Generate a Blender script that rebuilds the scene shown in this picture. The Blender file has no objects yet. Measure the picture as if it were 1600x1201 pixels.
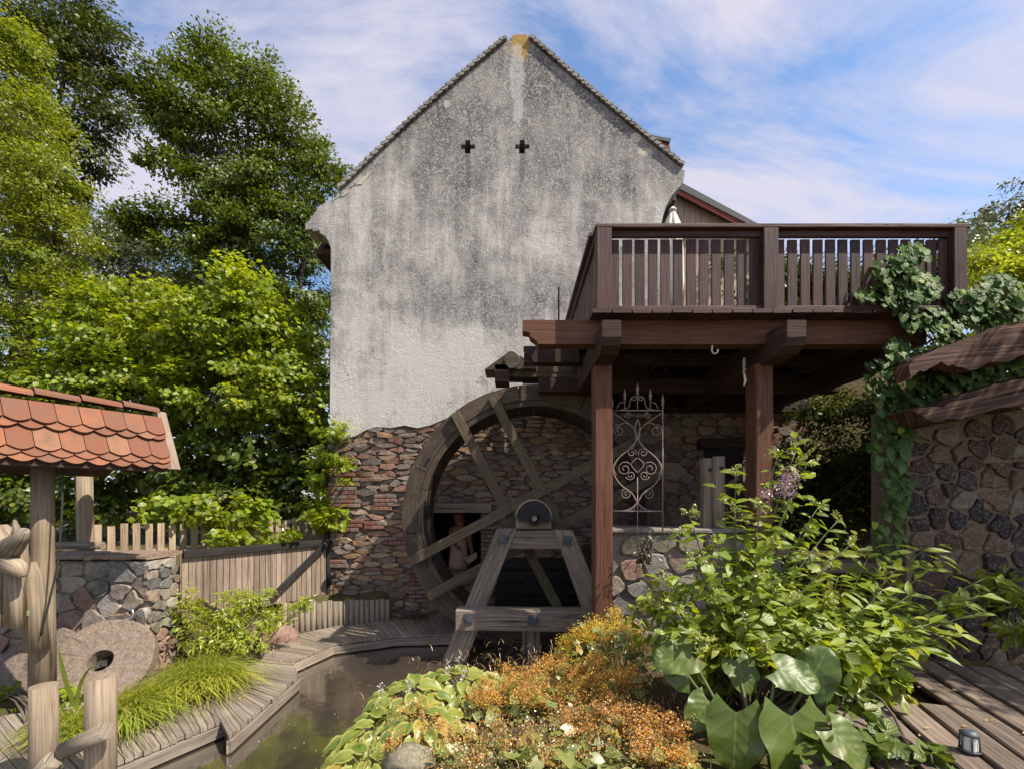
import bpy, math, random
import numpy as np
from mathutils import Vector, Matrix
from mathutils.geometry import tessellate_polygon
random.seed(7); np.random.seed(7)
RS = np.random.RandomState(11)
F, CX, CY, EYE = 720.0, 805.0, 780.0, 2.05
R = math.radians
sc = bpy.context.scene
COL = sc.collection
# ------------------------------------------------------------------ camera, world, sun
cd = bpy.data.cameras.new('camera'); cam = bpy.data.objects.new('camera', cd); COL.objects.link(cam)
cam.location = (0, 0, EYE); cam.rotation_euler = (R(90), 0, 0)
cd.sensor_width = 36; cd.lens = F / 1600 * 36
cd.shift_x = (800 - CX) / 1600; cd.shift_y = (CY - 600.5) / 1600
cd.clip_start = .05; cd.clip_end = 2000
sc.camera = cam
SUN = Vector((.72, -.34, 1.0)).normalized()
SUN_EL = math.asin(SUN.z); SUN_ROT = math.atan2(SUN.x, SUN.y)
w = bpy.data.worlds.new('World'); sc.world = w; w.use_nodes = True
nt = w.node_tree; nt.nodes.clear()
def WN(t, **k):
    n = nt.nodes.new(t)
    for a, b in k.items(): setattr(n, a, b)
    return n
wo = WN('ShaderNodeOutputWorld'); bg = WN('ShaderNodeBackground'); bg.inputs[1].default_value = .15
sky = WN('ShaderNodeTexSky', sky_type='NISHITA', sun_disc=False, sun_elevation=SUN_EL, sun_rotation=SUN_ROT)
sky.air_density = 1.0; sky.dust_density = .6; sky.ozone_density = 3.0
tc = WN('ShaderNodeTexCoord'); sx = WN('ShaderNodeSeparateXYZ'); nt.links.new(tc.outputs['Generated'], sx.inputs[0])
mz = WN('ShaderNodeMath', operation='MAXIMUM'); nt.links.new(sx.outputs[2], mz.inputs[0]); mz.inputs[1].default_value = 0
az = WN('ShaderNodeMath', operation='ADD'); nt.links.new(mz.outputs[0], az.inputs[0]); az.inputs[1].default_value = .22
dx = WN('ShaderNodeMath', operation='DIVIDE'); nt.links.new(sx.outputs[0], dx.inputs[0]); nt.links.new(az.outputs[0], dx.inputs[1])
dy = WN('ShaderNodeMath', operation='DIVIDE'); nt.links.new(sx.outputs[1], dy.inputs[0]); nt.links.new(az.outputs[0], dy.inputs[1])
cb = WN('ShaderNodeCombineXYZ'); nt.links.new(dx.outputs[0], cb.inputs[0]); nt.links.new(dy.outputs[0], cb.inputs[1])
mp = WN('ShaderNodeMapping'); nt.links.new(cb.outputs[0], mp.inputs[0])
mp.inputs['Location'].default_value = (3.1, 1.2, 0); mp.inputs['Rotation'].default_value = (0, 0, R(-35)); mp.inputs['Scale'].default_value = (.55, 1.25, 1)
n1 = WN('ShaderNodeTexNoise'); nt.links.new(mp.outputs[0], n1.inputs[0]); n1.inputs['Scale'].default_value = 2.3
n1.inputs['Detail'].default_value = 9; n1.inputs['Roughness'].default_value = .63; n1.inputs['Distortion'].default_value = .55
cr = WN('ShaderNodeValToRGB'); nt.links.new(n1.outputs[0], cr.inputs[0])
cr.color_ramp.elements[0].position = .40; cr.color_ramp.elements[0].color = (.0, .0, .0, 1)
cr.color_ramp.elements[1].position = .60; cr.color_ramp.elements[1].color = (.92, .92, .92, 1)
tint = WN('ShaderNodeMix', data_type='RGBA', blend_type='MULTIPLY'); tint.inputs[0].default_value = 1
nt.links.new(sky.outputs[0], tint.inputs[6]); tint.inputs[7].default_value = (.74, .76, .78, 1)
mx = WN('ShaderNodeMix', data_type='RGBA'); nt.links.new(cr.outputs[0], mx.inputs[0])
nt.links.new(tint.outputs[2], mx.inputs[6]); mx.inputs[7].default_value = (2.45, 2.35, 2.72, 1)
nt.links.new(mx.outputs[2], bg.inputs[0]); nt.links.new(bg.outputs[0], wo.inputs[0])
sl = bpy.data.lights.new('sun', 'SUN'); sl.energy = 3.7; sl.angle = R(.5); sl.color = (1, .93, .80)
so = bpy.data.objects.new('sun', sl); COL.objects.link(so); so.rotation_euler = SUN.to_track_quat('Z', 'Y').to_euler()
vs = sc.view_settings; vs.view_transform = 'Standard'; vs.look = 'None'; vs.exposure = 1.08; vs.gamma = 1; vs.use_curve_mapping = False
sc.cycles.max_bounces = 8; sc.cycles.transparent_max_bounces = 8

# ------------------------------------------------------------------ helpers
def P(px, py, Y): return Vector(((px - CX) / F * Y, Y, EYE - (py - CY) / F * Y))
def G(px, py, z=0.0):
    Y = (EYE - z) * F / (py - CY); return Vector(((px - CX) / F * Y, Y, z))
def rnd(a, b): return random.uniform(a, b)
WORLD = {}
def tag(o, label=None, cat=None, group=None, kind=None):
    for k, v in (('label', label), ('category', cat), ('group', group), ('kind', kind)):
        if v: o[k] = v
    return o
def thing(name, loc, label, cat, group=None):
    o = bpy.data.objects.new(name, None); COL.objects.link(o); o.location = loc; o.empty_display_size = .1
    WORLD[o.name] = Vector(loc); return tag(o, label, cat, group)
def link(name, me, loc, parent=None):
    o = bpy.data.objects.new(name, me); COL.objects.link(o); loc = Vector(loc); WORLD[o.name] = loc
    if parent: o.parent = parent; o.location = loc - WORLD[parent.name]
    else: o.location = loc
    return o
class MB:
    def __init__(s): s.v = []; s.f = []; s.uv = []; s.sm = []
    def add(s, vs_, fs, uvs=None, smooth=False):
        b = len(s.v); s.v += [tuple(x) for x in vs_]
        for i, f in enumerate(fs):
            s.f.append([b + j for j in f])
            if uvs: s.uv.append(uvs[i])
            else:
                p = [Vector(vs_[j]) for j in f]
                n = (p[1] - p[0]).cross(p[-1] - p[0]); a = max(range(3), key=lambda k: abs(n[k]))
                k0, k1 = [(1, 2), (0, 2), (0, 1)][a]
                s.uv.append([(q[k0], q[k1]) for q in p])
            s.sm.append(smooth)
        return s
    def box(s, c, d, rz=0, rx=0, ry=0):
        M = Matrix.Translation(Vector(c)) @ Matrix.Rotation(rz, 4, 'Z') @ Matrix.Rotation(ry, 4, 'Y') @ Matrix.Rotation(rx, 4, 'X')
        x, y, z = [q / 2 for q in d]
        v = [M @ Vector((a * x, b * y, c_ * z)) for a in (-1, 1) for b in (-1, 1) for c_ in (-1, 1)]
        return s.add(v, [(0, 1, 3, 2), (4, 6, 7, 5), (0, 4, 5, 1), (2, 3, 7, 6), (0, 2, 6, 4), (1, 5, 7, 3)])
    def beam(s, p0, p1, wd, ht, up=(0, 0, 1), ch=.008, seg=1, wob=0, tw=1.0):
        p0, p1 = Vector(p0), Vector(p1); d = (p1 - p0); L = d.length; d.normalize()
        sd = d.cross(Vector(up)).normalized(); u = sd.cross(d)
        ch = min(ch, wd * .3, ht * .3); a, b = wd / 2, ht / 2
        sec = [(-a + ch, -b), (a - ch, -b), (a, -b + ch), (a, b - ch), (a - ch, b), (-a + ch, b), (-a, b - ch), (-a, -b + ch)]
        per = [0]
        for i in range(8):
            q, r_ = sec[i], sec[(i + 1) % 8]; per.append(per[-1] + math.hypot(q[0] - r_[0], q[1] - r_[1]))
        v = []; u0 = rnd(0, 50)
        for k in range(seg + 1):
            t = k / seg; c = p0 + d * L * t; sc_ = 1 + (tw - 1) * t
            if wob: c = c + sd * rnd(-wob, wob) + u * rnd(-wob, wob)
            for (x, y) in sec:
                j = wob * .6
                v.append(c + sd * (x * sc_ + (rnd(-j, j) if j else 0)) + u * (y * sc_ + (rnd(-j, j) if j else 0)))
        f = []; uv = []
        for k in range(seg):
            for i in range(8):
                j = (i + 1) % 8
                f.append((k * 8 + i, k * 8 + j, k * 8 + 8 + j, k * 8 + 8 + i))
                x0, x1 = u0 + L * k / seg, u0 + L * (k + 1) / seg
                uv.append([(x0, per[i]), (x0, per[i + 1]), (x1, per[i + 1]), (x1, per[i])])
        f.append(tuple(range(7, -1, -1))); uv.append([(u0 + sec[i][0] * .2, sec[i][1]) for i in range(7, -1, -1)])
        f.append(tuple(range(seg * 8, seg * 8 + 8))); uv.append([(u0 + sec[i][0] * .2, sec[i][1]) for i in range(8)])
        return s.add(v, f, uv)
    def tube(s, pts, rad, n=8, smooth=True, cap=True, noise=0, close=False):
        pts = [Vector(p) for p in pts]; m = len(pts)
        if not isinstance(rad, (list, tuple)): rad = [rad] * m
        v = []; prev = None; L = 0; u0 = rnd(0, 50); us = []
        for k in range(m):
            if close: d = pts[(k + 1) % m] - pts[k - 1]
            else: d = pts[min(k + 1, m - 1)] - pts[max(k - 1, 0)]
            if d.length < 1e-6: d = Vector((0, 0, 1))
            d.normalize()
            if prev is None:
                a = Vector((0, 0, 1)) if abs(d.z) < .9 else Vector((1, 0, 0)); sd = d.cross(a).normalized()
            else:
                sd = prev - d * prev.dot(d); sd.normalize()
            prev = sd; u = sd.cross(d)
            if k: L += (pts[k] - pts[k - 1]).length
            us.append(u0 + L)
            for i in range(n):
                an = 2 * math.pi * i / n; rr = rad[k] * (1 + (rnd(-noise, noise) if noise else 0))
                v.append(pts[k] + sd * math.cos(an) * rr + u * math.sin(an) * rr)
        f = []; uv = []; pr = 2 * math.pi * max(rad) / n
        for k in range(m if close else m - 1):
            k2 = (k + 1) % m
            for i in range(n):
                j = (i + 1) % n; f.append((k * n + j, k * n + i, k2 * n + i, k2 * n + j))
                x1 = us[k2] if k2 > k else us[k] + .05
                uv.append([(us[k], (i + 1) * pr), (us[k], i * pr), (x1, i * pr), (x1, (i + 1) * pr)])
        s.add(v, f, uv, smooth)
        if cap and not close:
            b = len(s.v) - len(v)
            for ring, rev in ((0, False), (m - 1, True)):
                idx = [b + ring * n + i for i in range(n)]
                if rev: idx = idx[::-1]
                s.f.append(idx); s.uv.append([(u0 + .02 * math.cos(6.28 * i / n), .1 * math.sin(6.28 * i / n)) for i in range(n)]); s.sm.append(False)
        return s
    def prism(s, poly, d, uvscale=None):
        """poly: list of 3D points, extruded by vector d"""
        poly = [Vector(p) for p in poly]; d = Vector(d); n = len(poly)
        v = poly + [p + d for p in poly]
        tr = tessellate_polygon([poly])
        f = [tuple(t) for t in tr]; f += [tuple(n + i for i in reversed(t)) for t in tr]
        nn = Vector((0, 0, 0))
        for i in range(n): nn += poly[i].cross(poly[(i + 1) % n])
        flip = nn.dot(d) > 0
        side = [(i, (i + 1) % n, n + (i + 1) % n, n + i) for i in range(n)]
        s.add(v, [tuple(reversed(q)) if flip else q for q in f] if False else f + side)
        return s
    def lathe(s, prof, c, n=16, ax='Z', smooth=True, flute=0, nf=8, cap=True):
        v = []
        for (r, h) in prof:
            for i in range(n):
                a = 2 * math.pi * i / n; rr = r * (1 + flute * math.cos(nf * a))
                x, y = rr * math.cos(a), rr * math.sin(a)
                v.append(Vector(c) + (Vector((x, y, h)) if ax == 'Z' else Vector((x, h, y)) if ax == 'Y' else Vector((h, x, y))))
        f = [(k * n + i, k * n + (i + 1) % n, (k + 1) * n + (i + 1) % n, (k + 1) * n + i) for k in range(len(prof) - 1) for i in range(n)]
        s.add(v, f, None, smooth)
        if cap:
            b = len(s.v) - len(v)
            for k in (0, len(prof) - 1):
                idx = [b + k * n + i for i in range(n)]; s.f.append(idx); s.uv.append([(s.v[j][0], s.v[j][2]) for j in idx]); s.sm.append(False)
        return s
    def build(s, name, mat, parent=None, origin=None, recalc=True):
        a = np.array(s.v, dtype=float)
        if origin is None: origin = Vector(((a[:, 0].min() + a[:, 0].max()) / 2, (a[:, 1].min() + a[:, 1].max()) / 2, a[:, 2].min()))
        origin = Vector(origin); a -= np.array(origin)
        me = bpy.data.meshes.new(name); me.from_pydata(a.tolist(), [], s.f)
        ul = me.uv_layers.new(name='UVMap'); ul.data.foreach_set('uv', [c for f in s.uv for p in f for c in p])
        me.polygons.foreach_set('use_smooth', s.sm); me.materials.append(mat)
        if recalc:
            import bmesh
            bm = bmesh.new(); bm.from_mesh(me); bmesh.ops.recalc_face_normals(bm, faces=bm.faces); bm.to_mesh(me); bm.free()
        me.update()
        return link(name, me, origin, parent)
def stuff(o): o['kind'] = 'stuff'; return o
def struct(o): o['kind'] = 'structure'; return o

# ------------------------------------------------------------------ materials
class NM:
    def __init__(s, name):
        s.m = bpy.data.materials.new(name); s.m.use_nodes = True; s.t = s.m.node_tree; s.t.nodes.clear()
        s.o = s.n('ShaderNodeOutputMaterial')
    def n(s, t, **k):
        q = s.t.nodes.new(t)
        for a, b in k.items(): setattr(q, a, b)
        return q
    def set(s, sock, v):
        if hasattr(v, 'is_linked') or isinstance(v, bpy.types.NodeSocket): s.t.links.new(v, sock)
        elif v is not None:
            if isinstance(v, (tuple, list)) and len(v) == 3 and sock.type == 'RGBA': v = (*v, 1)
            sock.default_value = v
    def math(s, op, a, b=None, clamp=False):
        q = s.n('ShaderNodeMath', operation=op); q.use_clamp = clamp; s.set(q.inputs[0], a)
        if b is not None: s.set(q.inputs[1], b)
        return q.outputs[0]
    def mix(s, f, a, b, mode='MIX'):
        q = s.n('ShaderNodeMix', data_type='RGBA', blend_type=mode); s.set(q.inputs[0], f); s.set(q.inputs[6], a); s.set(q.inputs[7], b); return q.outputs[2]
    def coord(s, kind='Object', scale=(1, 1, 1), loc=None):
        q = s.n('ShaderNodeTexCoord'); m = s.n('ShaderNodeMapping'); s.t.links.new(q.outputs[kind], m.inputs[0]); m.inputs['Scale'].default_value = scale
        if loc is not None: s.set(m.inputs['Location'], loc)
        return m.outputs[0]
    def wpos(s, scale=(1, 1, 1)):
        q = s.n('ShaderNodeNewGeometry'); m = s.n('ShaderNodeMapping'); s.t.links.new(q.outputs['Position'], m.inputs[0]); m.inputs['Scale'].default_value = scale; return m.outputs[0]
    def noise(s, v, sc_, det=4, rough=.55, dist=0, W=None):
        q = s.n('ShaderNodeTexNoise'); s.t.links.new(v, q.inputs['Vector'])
        if W is not None: q.noise_dimensions = '4D'; s.set(q.inputs['W'], W)
        q.inputs['Scale'].default_value = sc_; q.inputs['Detail'].default_value = det; q.inputs['Roughness'].default_value = rough; q.inputs['Distortion'].default_value = dist
        return q.outputs[0]
    def vor(s, v, sc_, feat='F1', rnd_=1):
        q = s.n('ShaderNodeTexVoronoi', feature=feat); s.t.links.new(v, q.inputs['Vector']); q.inputs['Scale'].default_value = sc_; q.inputs['Randomness'].default_value = rnd_
        return q
    def ramp(s, f, stops, interp='LINEAR'):
        q = s.n('ShaderNodeValToRGB'); s.set(q.inputs[0], f); c = q.color_ramp; c.interpolation = interp
        while len(c.elements) < len(stops): c.elements.new(.5)
        for e, (p, col) in zip(c.elements, stops):
            e.position = p; e.color = (*col, 1) if not isinstance(col, (int, float)) else (col, col, col, 1)
        return q.outputs[0]
    def isl(s): return s.math('FRACT', s.math('ADD', s.n('ShaderNodeNewGeometry').outputs['Random Per Island'], s.n('ShaderNodeObjectInfo').outputs['Random']))
    def bump(s, h, st=.5, dist=.01, nrm=None):
        q = s.n('ShaderNodeBump'); s.set(q.inputs['Height'], h); q.inputs['Strength'].default_value = st; q.inputs['Distance'].default_value = dist
        if nrm is not None: s.t.links.new(nrm, q.inputs['Normal'])
        return q.outputs[0]
    def done(s, col, rough=.8, nrm=None, spec=.3, metal=0):
        q = s.n('ShaderNodeBsdfPrincipled'); s.set(q.inputs['Base Color'], col); s.set(q.inputs['Roughness'], rough)
        q.inputs['Specular IOR Level'].default_value = spec; q.inputs['Metallic'].default_value = metal
        if nrm is not None: s.t.links.new(nrm, q.inputs['Normal'])
        s.t.links.new(q.outputs[0], s.o.inputs[0]); return s.m

def wood(name, dark, mid, light, moss=None, crack=.5, rough=.75, spec=.25, var=.35, bump=.5, gs=1.0):
    m = NM(name); uv = m.coord('UV', (2.0 * gs, 62 * gs, 1)); r = m.isl(); W = m.math('MULTIPLY', r, 40)
    g = m.noise(uv, 1.0, 6, .65, .3, W)
    uv2 = m.coord('UV', (1.1 * gs, 46 * gs, 1)); c2 = m.noise(uv2, 1.0, 4, .6, .9, W)
    blot = m.noise(m.wpos(), 2.3, 4, .6)
    col = m.ramp(g, [(.28, dark), (.5, mid), (.74, light)])
    col = m.mix(m.ramp(blot, [(.35, 0.0), (.7, .55)]), col, m.mix(1, col, (.62, .58, .55), 'MULTIPLY'))
    k = m.math('ADD', m.math('MULTIPLY', r, var), 1 - var * .5)
    kc = m.n('ShaderNodeCombineColor'); [m.set(kc.inputs[i], k) for i in range(3)]
    col = m.mix(1, col, kc.outputs[0], 'MULTIPLY')
    cr_ = m.ramp(c2, [(.34, 1.0), (.40, 0.0)])
    crf = m.math('MULTIPLY', cr_, crack)
    col = m.mix(crf, col, (dark[0] * .25, dark[1] * .25, dark[2] * .25))
    if moss:
        mo = m.ramp(m.noise(m.wpos(), 5, 6, .7), [(.52, 0.0), (.66, .8)]); col = m.mix(mo, col, moss)
    h = m.math('SUBTRACT', g, m.math('MULTIPLY', cr_, .8))
    return m.done(col, rough, m.bump(h, bump, .012), spec)
def stone(name, cols, mort=False, rough=.9, sc_=1.0, lich=None, bump=.7):
    m = NM(name); r = m.isl(); p = m.wpos(); W = m.math('MULTIPLY', r, 30)
    n_ = m.noise(p, 11 * sc_, 8, .68, .3, W); n2 = m.noise(p, 38 * sc_, 5, .6, 0, W)
    base = m.ramp(r, [(i / len(cols), c) for i, c in enumerate(cols)], 'CONSTANT')
    col = m.mix(m.ramp(n_, [(.3, .9), (.6, 0.0)]), base, m.mix(1, base, (.45, .42, .42), 'MULTIPLY'))
    col = m.mix(m.ramp(n2, [(.5, 0.0), (.78, .55)]), col, m.mix(.6, base, (.62, .58, .5)))
    if lich: col = m.mix(m.ramp(m.noise(p, 3.2, 6, .7), [(.5, 0.0), (.62, .75)]), col, lich)
    h = m.math('ADD', n_, m.math('MULTIPLY', n2, .4))
    return m.done(col, rough, m.bump(h, bump, .02), .2)
def leaf(name, a, b, c=None, trans=.45, veins=0, gloss=.10, edge=None):
    """a..b: colour range over the leaves; c: rare tint"""
    m = NM(name); at = m.n('ShaderNodeAttribute', attribute_name='rnd').outputs['Fac']; oi = m.n('ShaderNodeObjectInfo').outputs['Random']
    r = m.math('FRACT', m.math('ADD', at, oi))
    st = [(0, a), (.8, b)] + ([(.93, b), (1, c)] if c else [])
    col = m.ramp(r, st)
    cl = m.noise(m.wpos(), 1.1, 3, .5); col = m.mix(m.ramp(cl, [(.38, 0.0), (.62, .45)]), col, m.mix(1, col, (1.35, 1.12, .6), 'MULTIPLY'))
    nrm = None
    if veins or edge:
        u = m.n('ShaderNodeTexCoord').outputs['UV']; s_ = m.n('ShaderNodeSeparateXYZ'); m.t.links.new(u, s_.inputs[0])
        av = m.math('ABSOLUTE', m.math('SUBTRACT', s_.outputs[1], .5))
    if veins:
        mid = m.ramp(av, [(0, 1.0), (.03, 0.0)])
        ph = m.math('SINE', m.math('MULTIPLY', m.math('SUBTRACT', m.math('MULTIPLY', s_.outputs[0], 1), m.math('MULTIPLY', av, .9)), veins))
        vv = m.ramp(ph, [(.86, 0.0), (1, .7)])
        blo = m.noise(m.wpos(), 22, 5, .65); col = m.mix(m.ramp(blo, [(.4, 0.0), (.7, .4)]), col, m.mix(1, col, (.6, .65, .5), 'MULTIPLY')); col = m.mix(m.ramp(m.noise(m.wpos(), 9, 4, .6), [(.60, 0.0), (.66, .55)]), col, (.22, .17, .06))
        f = m.math('MAXIMUM', mid, m.math('MULTIPLY', vv, .5)); col = m.mix(m.math('MULTIPLY', f, .35), col, (.30, .38, .13))
        nrm = m.bump(m.math('ADD', ph, m.math('MULTIPLY', mid, -1.5)), .22, .003)
    if edge:
        col = m.mix(m.ramp(m.math('ADD', av, m.math('MULTIPLY', m.noise(m.wpos(), 14, 3), .12)), [(.40, 0.0), (.46, .9)]), col, edge)
    d = m.n('ShaderNodeBsdfDiffuse'); m.set(d.inputs[0], col); t = m.n('ShaderNodeBsdfTranslucent')
    m.set(t.inputs[0], m.mix(1, col, (1.5, 1.35, .5), 'MULTIPLY')); g = m.n('ShaderNodeBsdfGlossy'); g.inputs['Roughness'].default_value = .42; g.inputs[0].default_value = (1, 1, .95, 1)
    if nrm is not None: [m.t.links.new(nrm, q.inputs['Normal']) for q in (d, g)]
    s1 = m.n('ShaderNodeMixShader'); s1.inputs[0].default_value = trans; m.t.links.new(d.outputs[0], s1.inputs[1]); m.t.links.new(t.outputs[0], s1.inputs[2])
    s2 = m.n('ShaderNodeMixShader'); s2.inputs[0].default_value = gloss; m.t.links.new(s1.outputs[0], s2.inputs[1]); m.t.links.new(g.outputs[0], s2.inputs[2])
    m.t.links.new(s2.outputs[0], m.o.inputs[0]); return m.m
def plain(name, col, rough=.6, metal=0, spec=.4, var=.25, sc_=20):
    m = NM(name); n_ = m.noise(m.wpos(), sc_, 5, .6)
    c = m.mix(m.ramp(n_, [(.35, 0.0), (.7, 1.0)]), tuple(q * (1 - var) for q in col), tuple(q * (1 + var) for q in col))
    return m.done(c, rough, m.bump(n_, .25, .005), spec, metal)

M = {}
M['grey_wood'] = wood('weathered grey wood', (.10, .075, .055), (.23, .185, .14), (.40, .34, .27))
M['deck_wood'] = wood('walkway wood', (.11, .085, .065), (.24, .195, .155), (.38, .33, .27), var=.5)
M['path_wood'] = wood('boardwalk wood', (.085, .060, .046), (.18, .135, .105), (.34, .27, .205), var=.5)
M['gate_wood'] = wood('gate board wood', (.13, .085, .06), (.28, .21, .16), (.42, .34, .28), var=.55)
M['picket_wood'] = wood('picket wood', (.20, .13, .08), (.38, .28, .19), (.52, .42, .30), var=.4)
M['log_wood'] = wood('peeled log wood', (.14, .10, .07), (.30, .23, .16), (.43, .35, .26), crack=.7, gs=.8)
M['post_wood'] = wood('red brown post wood', (.075, .032, .019), (.155, .068, .040), (.24, .12, .075), crack=.4, var=.2)
M['rail_wood'] = wood('dark brown railing wood', (.026, .011, .010), (.066, .028, .024), (.12, .058, .048), crack=.25, var=.6, spec=.35, rough=.6)
M['beam_wood'] = wood('old dark beam wood', (.020, .011, .008), (.055, .030, .022), (.11, .065, .047), crack=.5, var=.4)
M['black_wood'] = wood('black tarred wood', (.012, .010, .010), (.025, .022, .02), (.05, .045, .04), crack=.2)
M['wheel_wood'] = wood('wet wheel wood', (.035, .022, .016), (.085, .058, .042), (.16, .12, .09), crack=.8, var=.35, moss=(.10, .105, .05))
M['arm_wood'] = wood('wheel arm wood', (.05, .034, .022), (.115, .082, .052), (.21, .155, .10), crack=.6, moss=(.13, .12, .055))
M['trestle_wood'] = wood('split trestle timber', (.10, .075, .058), (.24, .185, .145), (.42, .345, .275), crack=.95, gs=.75, moss=(.20, .175, .09), bump=.9)
M['rot_wood'] = wood('rotten bark wood', (.015, .008, .006), (.07, .034, .022), (.22, .13, .08), crack=1, bump=1, gs=.55, var=.7)
M['barn_wood'] = wood('barn cladding', (.34, .20, .13), (.52, .38, .29), (.64, .52, .43), var=.35)
M['red_wood'] = wood('red stained wood', (.14, .035, .022), (.22, .06, .04), (.30, .10, .06), var=.2)
M['mill_stone'] = stone('rubble stone', [(.17, .12, .09), (.29, .19, .12), (.21, .17, .145), (.33, .20, .115), (.24, .125, .085), (.28, .22, .175), (.20, .15, .125), (.36, .27, .18), (.23, .18, .14), (.30, .165, .11)])
M['dark_stone'] = stone('dark field stone', [(.050, .032, .026), (.11, .065, .045), (.065, .050, .044), (.15, .10, .062), (.038, .030, .030), (.19, .15, .11), (.085, .05, .036)])
M['pier_stone'] = stone('pier stone', [(.15, .125, .11), (.28, .22, .195), (.18, .17, .16), (.30, .175, .135), (.20, .175, .12), (.38, .33, .295), (.12, .115, .115), (.25, .16, .13)], lich=(.30, .27, .17))
M['brick'] = stone('old brick', [(.21, .085, .06), (.26, .12, .085), (.17, .075, .055), (.24, .155, .12), (.20, .16, .13)], bump=.4)
M['pale_brick'] = stone('pale brick', [(.20, .15, .11), (.26, .19, .14), (.17, .13, .10)], bump=.4)
M['millstone'] = stone('millstone grit', [(.20, .150, .118), (.225, .168, .13)], bump=1, sc_=1.6)
M['boulder'] = stone('reddish boulder', [(.28, .17, .13), (.24, .17, .14)])
M['mortar'] = stone('lime mortar', [(.25, .215, .18), (.28, .24, .20)], sc_=2)
M['dark_mortar'] = stone('ochre mortar', [(.21, .15, .095), (.25, .18, .115)], sc_=2)
M['deep_mortar'] = stone('deep joint mortar', [(.14, .108, .082), (.16, .125, .095)], sc_=2)
M['iron'] = plain('black iron', (.03, .028, .028), .5, .6)
M['bolt_iron'] = plain('blue grey bolt plate', (.10, .105, .12), .55, .5)
M['rust_iron'] = plain('rusty pinkish iron', (.26, .19, .17), .7, .2)
M['steel'] = plain('brushed steel', (.62, .62, .66), .28, 1, var=.1)
M['zinc'] = plain('dark sheet roof', (.055, .052, .056), .5, .3)
M['cream_cloth'] = plain('cream canvas', (.68, .64, .54), .85, var=.12)
M['rubber'] = plain('black cable', (.03, .028, .026), .6)
M['interior_shade'] = plain('unlit interior black', (.03, .025, .022), .95)  # near-black colour stands for the shade inside vents, window room and recess
M['carved'] = wood('carved brown wood', (.10, .035, .02), (.22, .09, .05), (.34, .17, .10), crack=.2)
M['carved_light'] = wood('pale carved cloth wood', (.26, .16, .11), (.40, .27, .19), (.5, .36, .26), crack=.1)
M['bark'] = wood('tree bark', (.05, .038, .028), (.11, .085, .065), (.19, .155, .12), crack=.8, gs=.5)
M['twig'] = plain('green twig', (.13, .14, .05), .7)
M['soil'] = None
def mk_soil():
    m = NM('leaf litter soil'); p = m.wpos(); a = m.noise(p, 2.2, 8, .65); b = m.noise(p, 40, 6, .7); v = m.vor(p, 34).outputs['Color']
    col = m.ramp(b, [(.3, (.05, .035, .022)), (.55, (.13, .09, .055)), (.75, (.26, .18, .10))])
    col = m.mix(m.ramp(a, [(.45, 0.0), (.6, .7)]), col, m.mix(b, (.05, .08, .015), (.12, .13, .03)))
    return m.done(col, .95, m.bump(b, .9, .04), .1)
M['soil'] = mk_soil()
def mk_tile():
    m = NM('orange clay tile'); r = m.isl(); p = m.wpos(); n_ = m.noise(p, 9, 6, .65, 0, m.math('MULTIPLY', r, 20)); n2 = m.noise(p, 60, 4, .6)
    st = m.noise(m.coord('UV', (1, 30, 1)), 1.6, 3, .5)
    col = m.ramp(r, [(0, (.19, .070, .038)), (.25, (.26, .098, .05)), (.5, (.225, .09, .048)), (.7, (.25, .12, .07)), (.85, (.17, .075, .046))], 'CONSTANT')
    col = m.mix(m.ramp(n_, [(.44, 0.0), (.66, .75)]), col, (.15, .085, .055)); col = m.mix(m.ramp(n2, [(.62, 0.0), (.72, .5)]), col, (.09, .055, .04))
    return m.done(col, .8, m.bump(m.math('ADD', n2, st), .25, .004), .3)
M['tile'] = mk_tile()
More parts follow.
